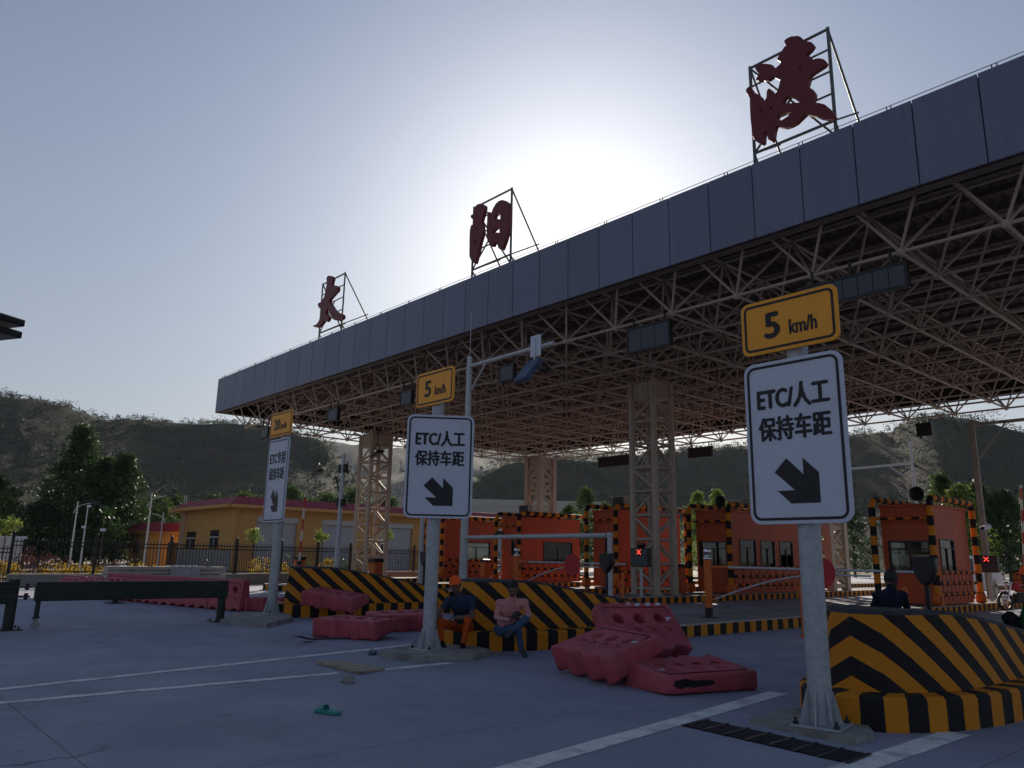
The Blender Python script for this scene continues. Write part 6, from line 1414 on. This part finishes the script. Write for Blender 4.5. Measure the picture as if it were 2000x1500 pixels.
    bpy.context.view_layer.update(); dg = bpy.context.evaluated_depsgraph_get(); m2 = bpy.data.meshes.new_from_object(o.evaluated_get(dg)); bpy.data.objects.remove(o, do_unlink=True); m2.name = 'body'; m2.materials.clear()
    def dist(p, a, b): d = b - a; L = d.length_squared; q = 0 if L < 1e-9 else max(0, min(1, (p - a).dot(d) / L)); return (p - (a + d * q)).length
    import numpy as np
    P = np.empty(len(m2.polygons) * 3, dtype=np.float32); m2.polygons.foreach_get('center', P); P = P.reshape(-1, 3)
    def nd(a, b):
        a, b = np.array(a), np.array(b); d = b - a; L = d.dot(d); q = np.zeros(len(P)) if L < 1e-9 else np.clip((P - a).dot(d) / L, 0, 1); return np.linalg.norm(P - (a + q[:, None] * d), axis=1)
    D = np.stack([nd(s_[0], s_[1]) - s_[2] for s_ in seg]); best = np.array([s_[3] for s_ in seg])[D.argmin(0)]
    if not long_sleeve:
        for S in 'RL':
            a_, b_ = np.array(j['sh' + S]), np.array(j['el' + S]); d_ = b_ - a_; q_ = (P - a_).dot(d_) / d_.dot(d_); best[(best == SH) & (q_ > .72) & (nd(a_, b_) < .09)] = SK
    m2.polygons.foreach_set('material_index', best.astype(np.int32)); m2.polygons.foreach_set('use_smooth', np.ones(len(P), dtype=bool))
    # cloth folds
    NRM = [v.normal.copy() for v in m2.vertices]
    for v, nv in zip(m2.vertices, NRM):
        p = v.co + org; g = smooth_noise(p.x * 14, p.y * 14, p.z * 9) * .007 + smooth_noise(p.x * 33, p.y * 33, p.z * 20) * .003
        if (v.co - h).length > .17: v.co += nv * g
    mk('body', m2, [mat('skin_tone', (.16, .085, .055), .55, 0, .12, 8), cols['shirt'], cols['trousers'], cols['shoe']], t)
    # hair
    bm = bmesh.new(); ellip(bm, h + hu * .022 - f * .014, (hx * .092, f * .106, hu * .118), 16)
    for v in list(bm.verts):
        q = v.co - h
        if q.dot(f) > .045 and q.dot(hu) < .055 or q.dot(hu) < -.045: v.co = h + (v.co - h) * .80
        else: v.co += (v.co - h).normalized() * .010 * smooth_noise(v.co.x * 40, v.co.y * 40, v.co.z * 40)
    mh = bpy.data.meshes.new('hair'); bm.to_mesh(mh); bm.free()
    for pl in mh.polygons: pl.use_smooth = True
    mk('hair', mh, mat('black_hair', (.010, .009, .009), .6, 0, .2), t)
    if cols.get('tail'):
        mb = MB(); mb.path([h - f * .09 + hu * .02, h - f * .125 - hu * .05, h - f * .10 - hu * .16, h - f * .085 - hu * .24], [.022, .03, .026, .008], 8); mb.build('ponytail', MATS['black_hair'], t)
    for s_ in (-1, 1): mb = MB(); mb.ball(h + f * .084 + hx * .03 * s_ + hu * .008, .0115, 8, 5); mb.build('eye', M_BLACK, t)
    if cap:
        bm = bmesh.new(); ellip(bm, h + hu * .045 - f * .004, (hx * .102, f * .118, hu * .110), 18)
        bmesh.ops.bisect_plane(bm, geom=bm.verts[:] + bm.edges[:] + bm.faces[:], plane_co=h + hu * .042, plane_no=hu, clear_inner=True)
        # peak
        vs = []; n_ = 12
        for rr in (.11, .205):
            for k in range(n_ + 1): a = R(-68 + 136 * k / n_); vs.append(bm.verts.new(h + hu * (.046 - (.016 if rr > .15 else 0) - .012 * abs(math.sin(a))) + f * rr * math.cos(a) * (1 if rr < .15 else 1.0) + hx * (.103 if rr < .15 else .108) * math.sin(a) / math.sin(R(68)) * (1 if rr < .15 else .86)))
        for k in range(n_): bm.faces.new((vs[k], vs[k + 1], vs[n_ + 2 + k], vs[n_ + 1 + k]))
        mc = bpy.data.meshes.new('cap'); bm.to_mesh(mc); bm.free()
        for pl in mc.polygons: pl.use_smooth = True
        c_ = mk('cap', mc, cap, t); sd_ = c_.modifiers.new('th', 'SOLIDIFY'); sd_.thickness = .005
    if phone:
        mb = MB(); p = (j['wrL'] + j['wrR']) / 2 + (j['fdL'] + j['fdR']).normalized() * .09 + up * .035; m3 = MB(); m3.box((0, 0, 0), (.075, .15, .009), 0, .002); ob = m3.build('phone', M_BLACK); ob.location = p + org; ob.rotation_euler = (R(40), 0, R(25)); tag(ob, phone, 'phone')
    return t
def cloth(n_, c, v=.18): return mat(n_, c, .9, 0, v, 9, .25, 120, .15)
V3 = Vector
# --- man in the orange cap, elbows on knees, on the nose of the middle bumper
cf = cdist(onz(866, 1263, .10)); c = cf + .42
J = dict(hip=onc(904, 1222, c + .10), waist=onc(903, 1203, c + .04), chest=onc(899, 1182, c - .04), neck=onc(894, 1163, c - .10), head=onc(890, 1143, c - .14), face=onc(862, 1158, c - 1.1) - onc(890, 1143, c - .14),
  shR=onc(876, 1174, c - .05), shL=onc(921, 1172, c - .02), elR=onc(857, 1195, c - .22), elL=onc(924, 1204, c - .24), wrR=onc(848, 1212, c - .42), wrL=onc(893, 1207, c - .44),
  fdR=onc(850, 1230, c - .5) - onc(848, 1212, c - .42), fdL=onc(872, 1207, c - .46) - onc(893, 1207, c - .44), palmR=_fwd * 1.0 + V3((0, 0, -.1)), palmL=V3((0, 0, -1)),
  hpR=onc(893, 1224, c + .06), hpL=onc(916, 1224, c + .08), knR=onc(858, 1216, c - .36), knL=onc(913, 1213, c - .38), anR=onc(862, 1254, c - .40), anL=onc(905, 1258, c - .36), toR=onc(868, 1262, c - .54), toL=onc(903, 1268, c - .52))
person('man in orange cap and orange trousers sitting beside the middle sign post', J, dict(shirt=cloth('navy_shirt', (.030, .045, .085)), trousers=cloth('orange_work_trousers', (.50, .085, .015)), shoe=cloth('dark_shoe', (.012, .012, .014))), cap=cloth('bright_orange_cap', (.85, .13, .03), .05), long_sleeve=False)
# --- man in the pink shirt, legs crossed, looking at his phone
cf = cdist(onz(1020, 1282, 0)); c = cf + .30
J = dict(hip=onc(984, 1229, c + .10), waist=onc(989, 1212, c + .05), chest=onc(998, 1188, c - .02), neck=onc(1001, 1167, c - .09), head=onc(1002, 1150, c - .17), face=onc(1006, 1186, c - .75) - onc(1002, 1150, c - .17),
  shR=onc(976, 1179, c - .03), shL=onc(1024, 1177, c - .02), elR=onc(970, 1206, c - .10), elL=onc(1034, 1203, c - .10), wrR=onc(994, 1211, c - .30), wrL=onc(1017, 1206, c - .30),
  fdR=onc(1012, 1206, c - .36) - onc(994, 1211, c - .30), fdL=onc(1000, 1204, c - .38) - onc(1017, 1206, c - .30), palmR=V3((0, 0, 1)), palmL=V3((0, 0, 1)),
  hpR=onc(978, 1232, c + .06), hpL=onc(1000, 1231, c + .06), knL=onc(1026, 1209, c - .30), knR=onc(1012, 1226, c - .34), anL=onc(1000, 1232, c - .40), anR=onc(1018, 1268, c - .28), toL=onc(990, 1243, c - .50), toR=onc(1026, 1281, c - .42))
person('bent man in pink shirt and jeans, legs crossed, on the middle bumper ledge', J, dict(shirt=cloth('pink_shirt', (.52, .24, .24)), trousers=cloth('blue_jeans', (.055, .09, .17)), shoe=cloth('grey_shoe', (.06, .06, .06))), phone='dark phone held by the man in the pink shirt')
# --- person seen from behind on the near bumper
c = 10.7
J = dict(hip=onc(1738, 1212, c), waist=onc(1738, 1196, c), chest=onc(1739, 1174, c - .02), neck=onc(1739, 1150, c + .03), head=onc(1739, 1131, c + .07), face=_fwd + V3((-.1, 0, -.25)),
  shL=onc(1714, 1164, c), shR=onc(1763, 1164, c), elL=onc(1704, 1192, c + .08), elR=onc(1774, 1192, c + .08), wrL=onc(1720, 1205, c + .3), wrR=onc(1760, 1205, c + .3), fdL=_fwd * 1.0, fdR=_fwd * 1.0, palmL=V3((0, 0, -1)), palmR=V3((0, 0, -1)),
  hpL=onc(1727, 1214, c), hpR=onc(1750, 1214, c), knL=onc(1722, 1212, c + .42), knR=onc(1756, 1212, c + .42), anL=onc(1722, 1272, c + .45), anR=onc(1756, 1272, c + .45), toL=onc(1720, 1282, c + .60), toR=onc(1757, 1282, c + .60))
person('person in dark navy with tied hair seen from behind on the near bumper', J, dict(shirt=cloth('dark_navy_jacket', (.012, .018, .035)), trousers=cloth('black_trousers', (.012, .012, .016)), shoe=MATS['dark_shoe'], tail=True))
# --- person cut by the right edge, knees drawn up
c = 9.9
J = dict(hip=onc(2022, 1238, c + .05), waist=onc(2024, 1213, c + .05), chest=onc(2020, 1185, c), neck=onc(2014, 1155, c - .02), head=onc(2008, 1126, c - .04), face=-_w(V3((1, .18, .5))),
  shR=onc(2024, 1167, c - .2), shL=onc(2012, 1167, c + .2), elR=onc(2008, 1208, c - .25), elL=onc(1999, 1206, c + .22), wrR=onc(1990, 1226, c - .12), wrL=onc(1986, 1220, c + .12), fdR=-_r, fdL=-_r, palmR=V3((0, 0, -1)), palmL=V3((0, 0, -1)),
  hpR=onc(2021, 1240, c - .08), hpL=onc(2019, 1240, c + .12), knR=onc(1966, 1208, c - .16), knL=onc(1972, 1203, c + .14), anR=onc(1994, 1262, c - .15), anL=onc(1998, 1258, c + .15), toR=onc(1972, 1270, c - .16), toL=onc(1976, 1266, c + .15))
person('person at the right edge sitting with knees drawn up, orange cap', J, dict(shirt=cloth('green_shirt', (.02, .10, .035)), trousers=MATS['black_trousers'], shoe=MATS['dark_shoe']), cap=MATS['bright_orange_cap'])
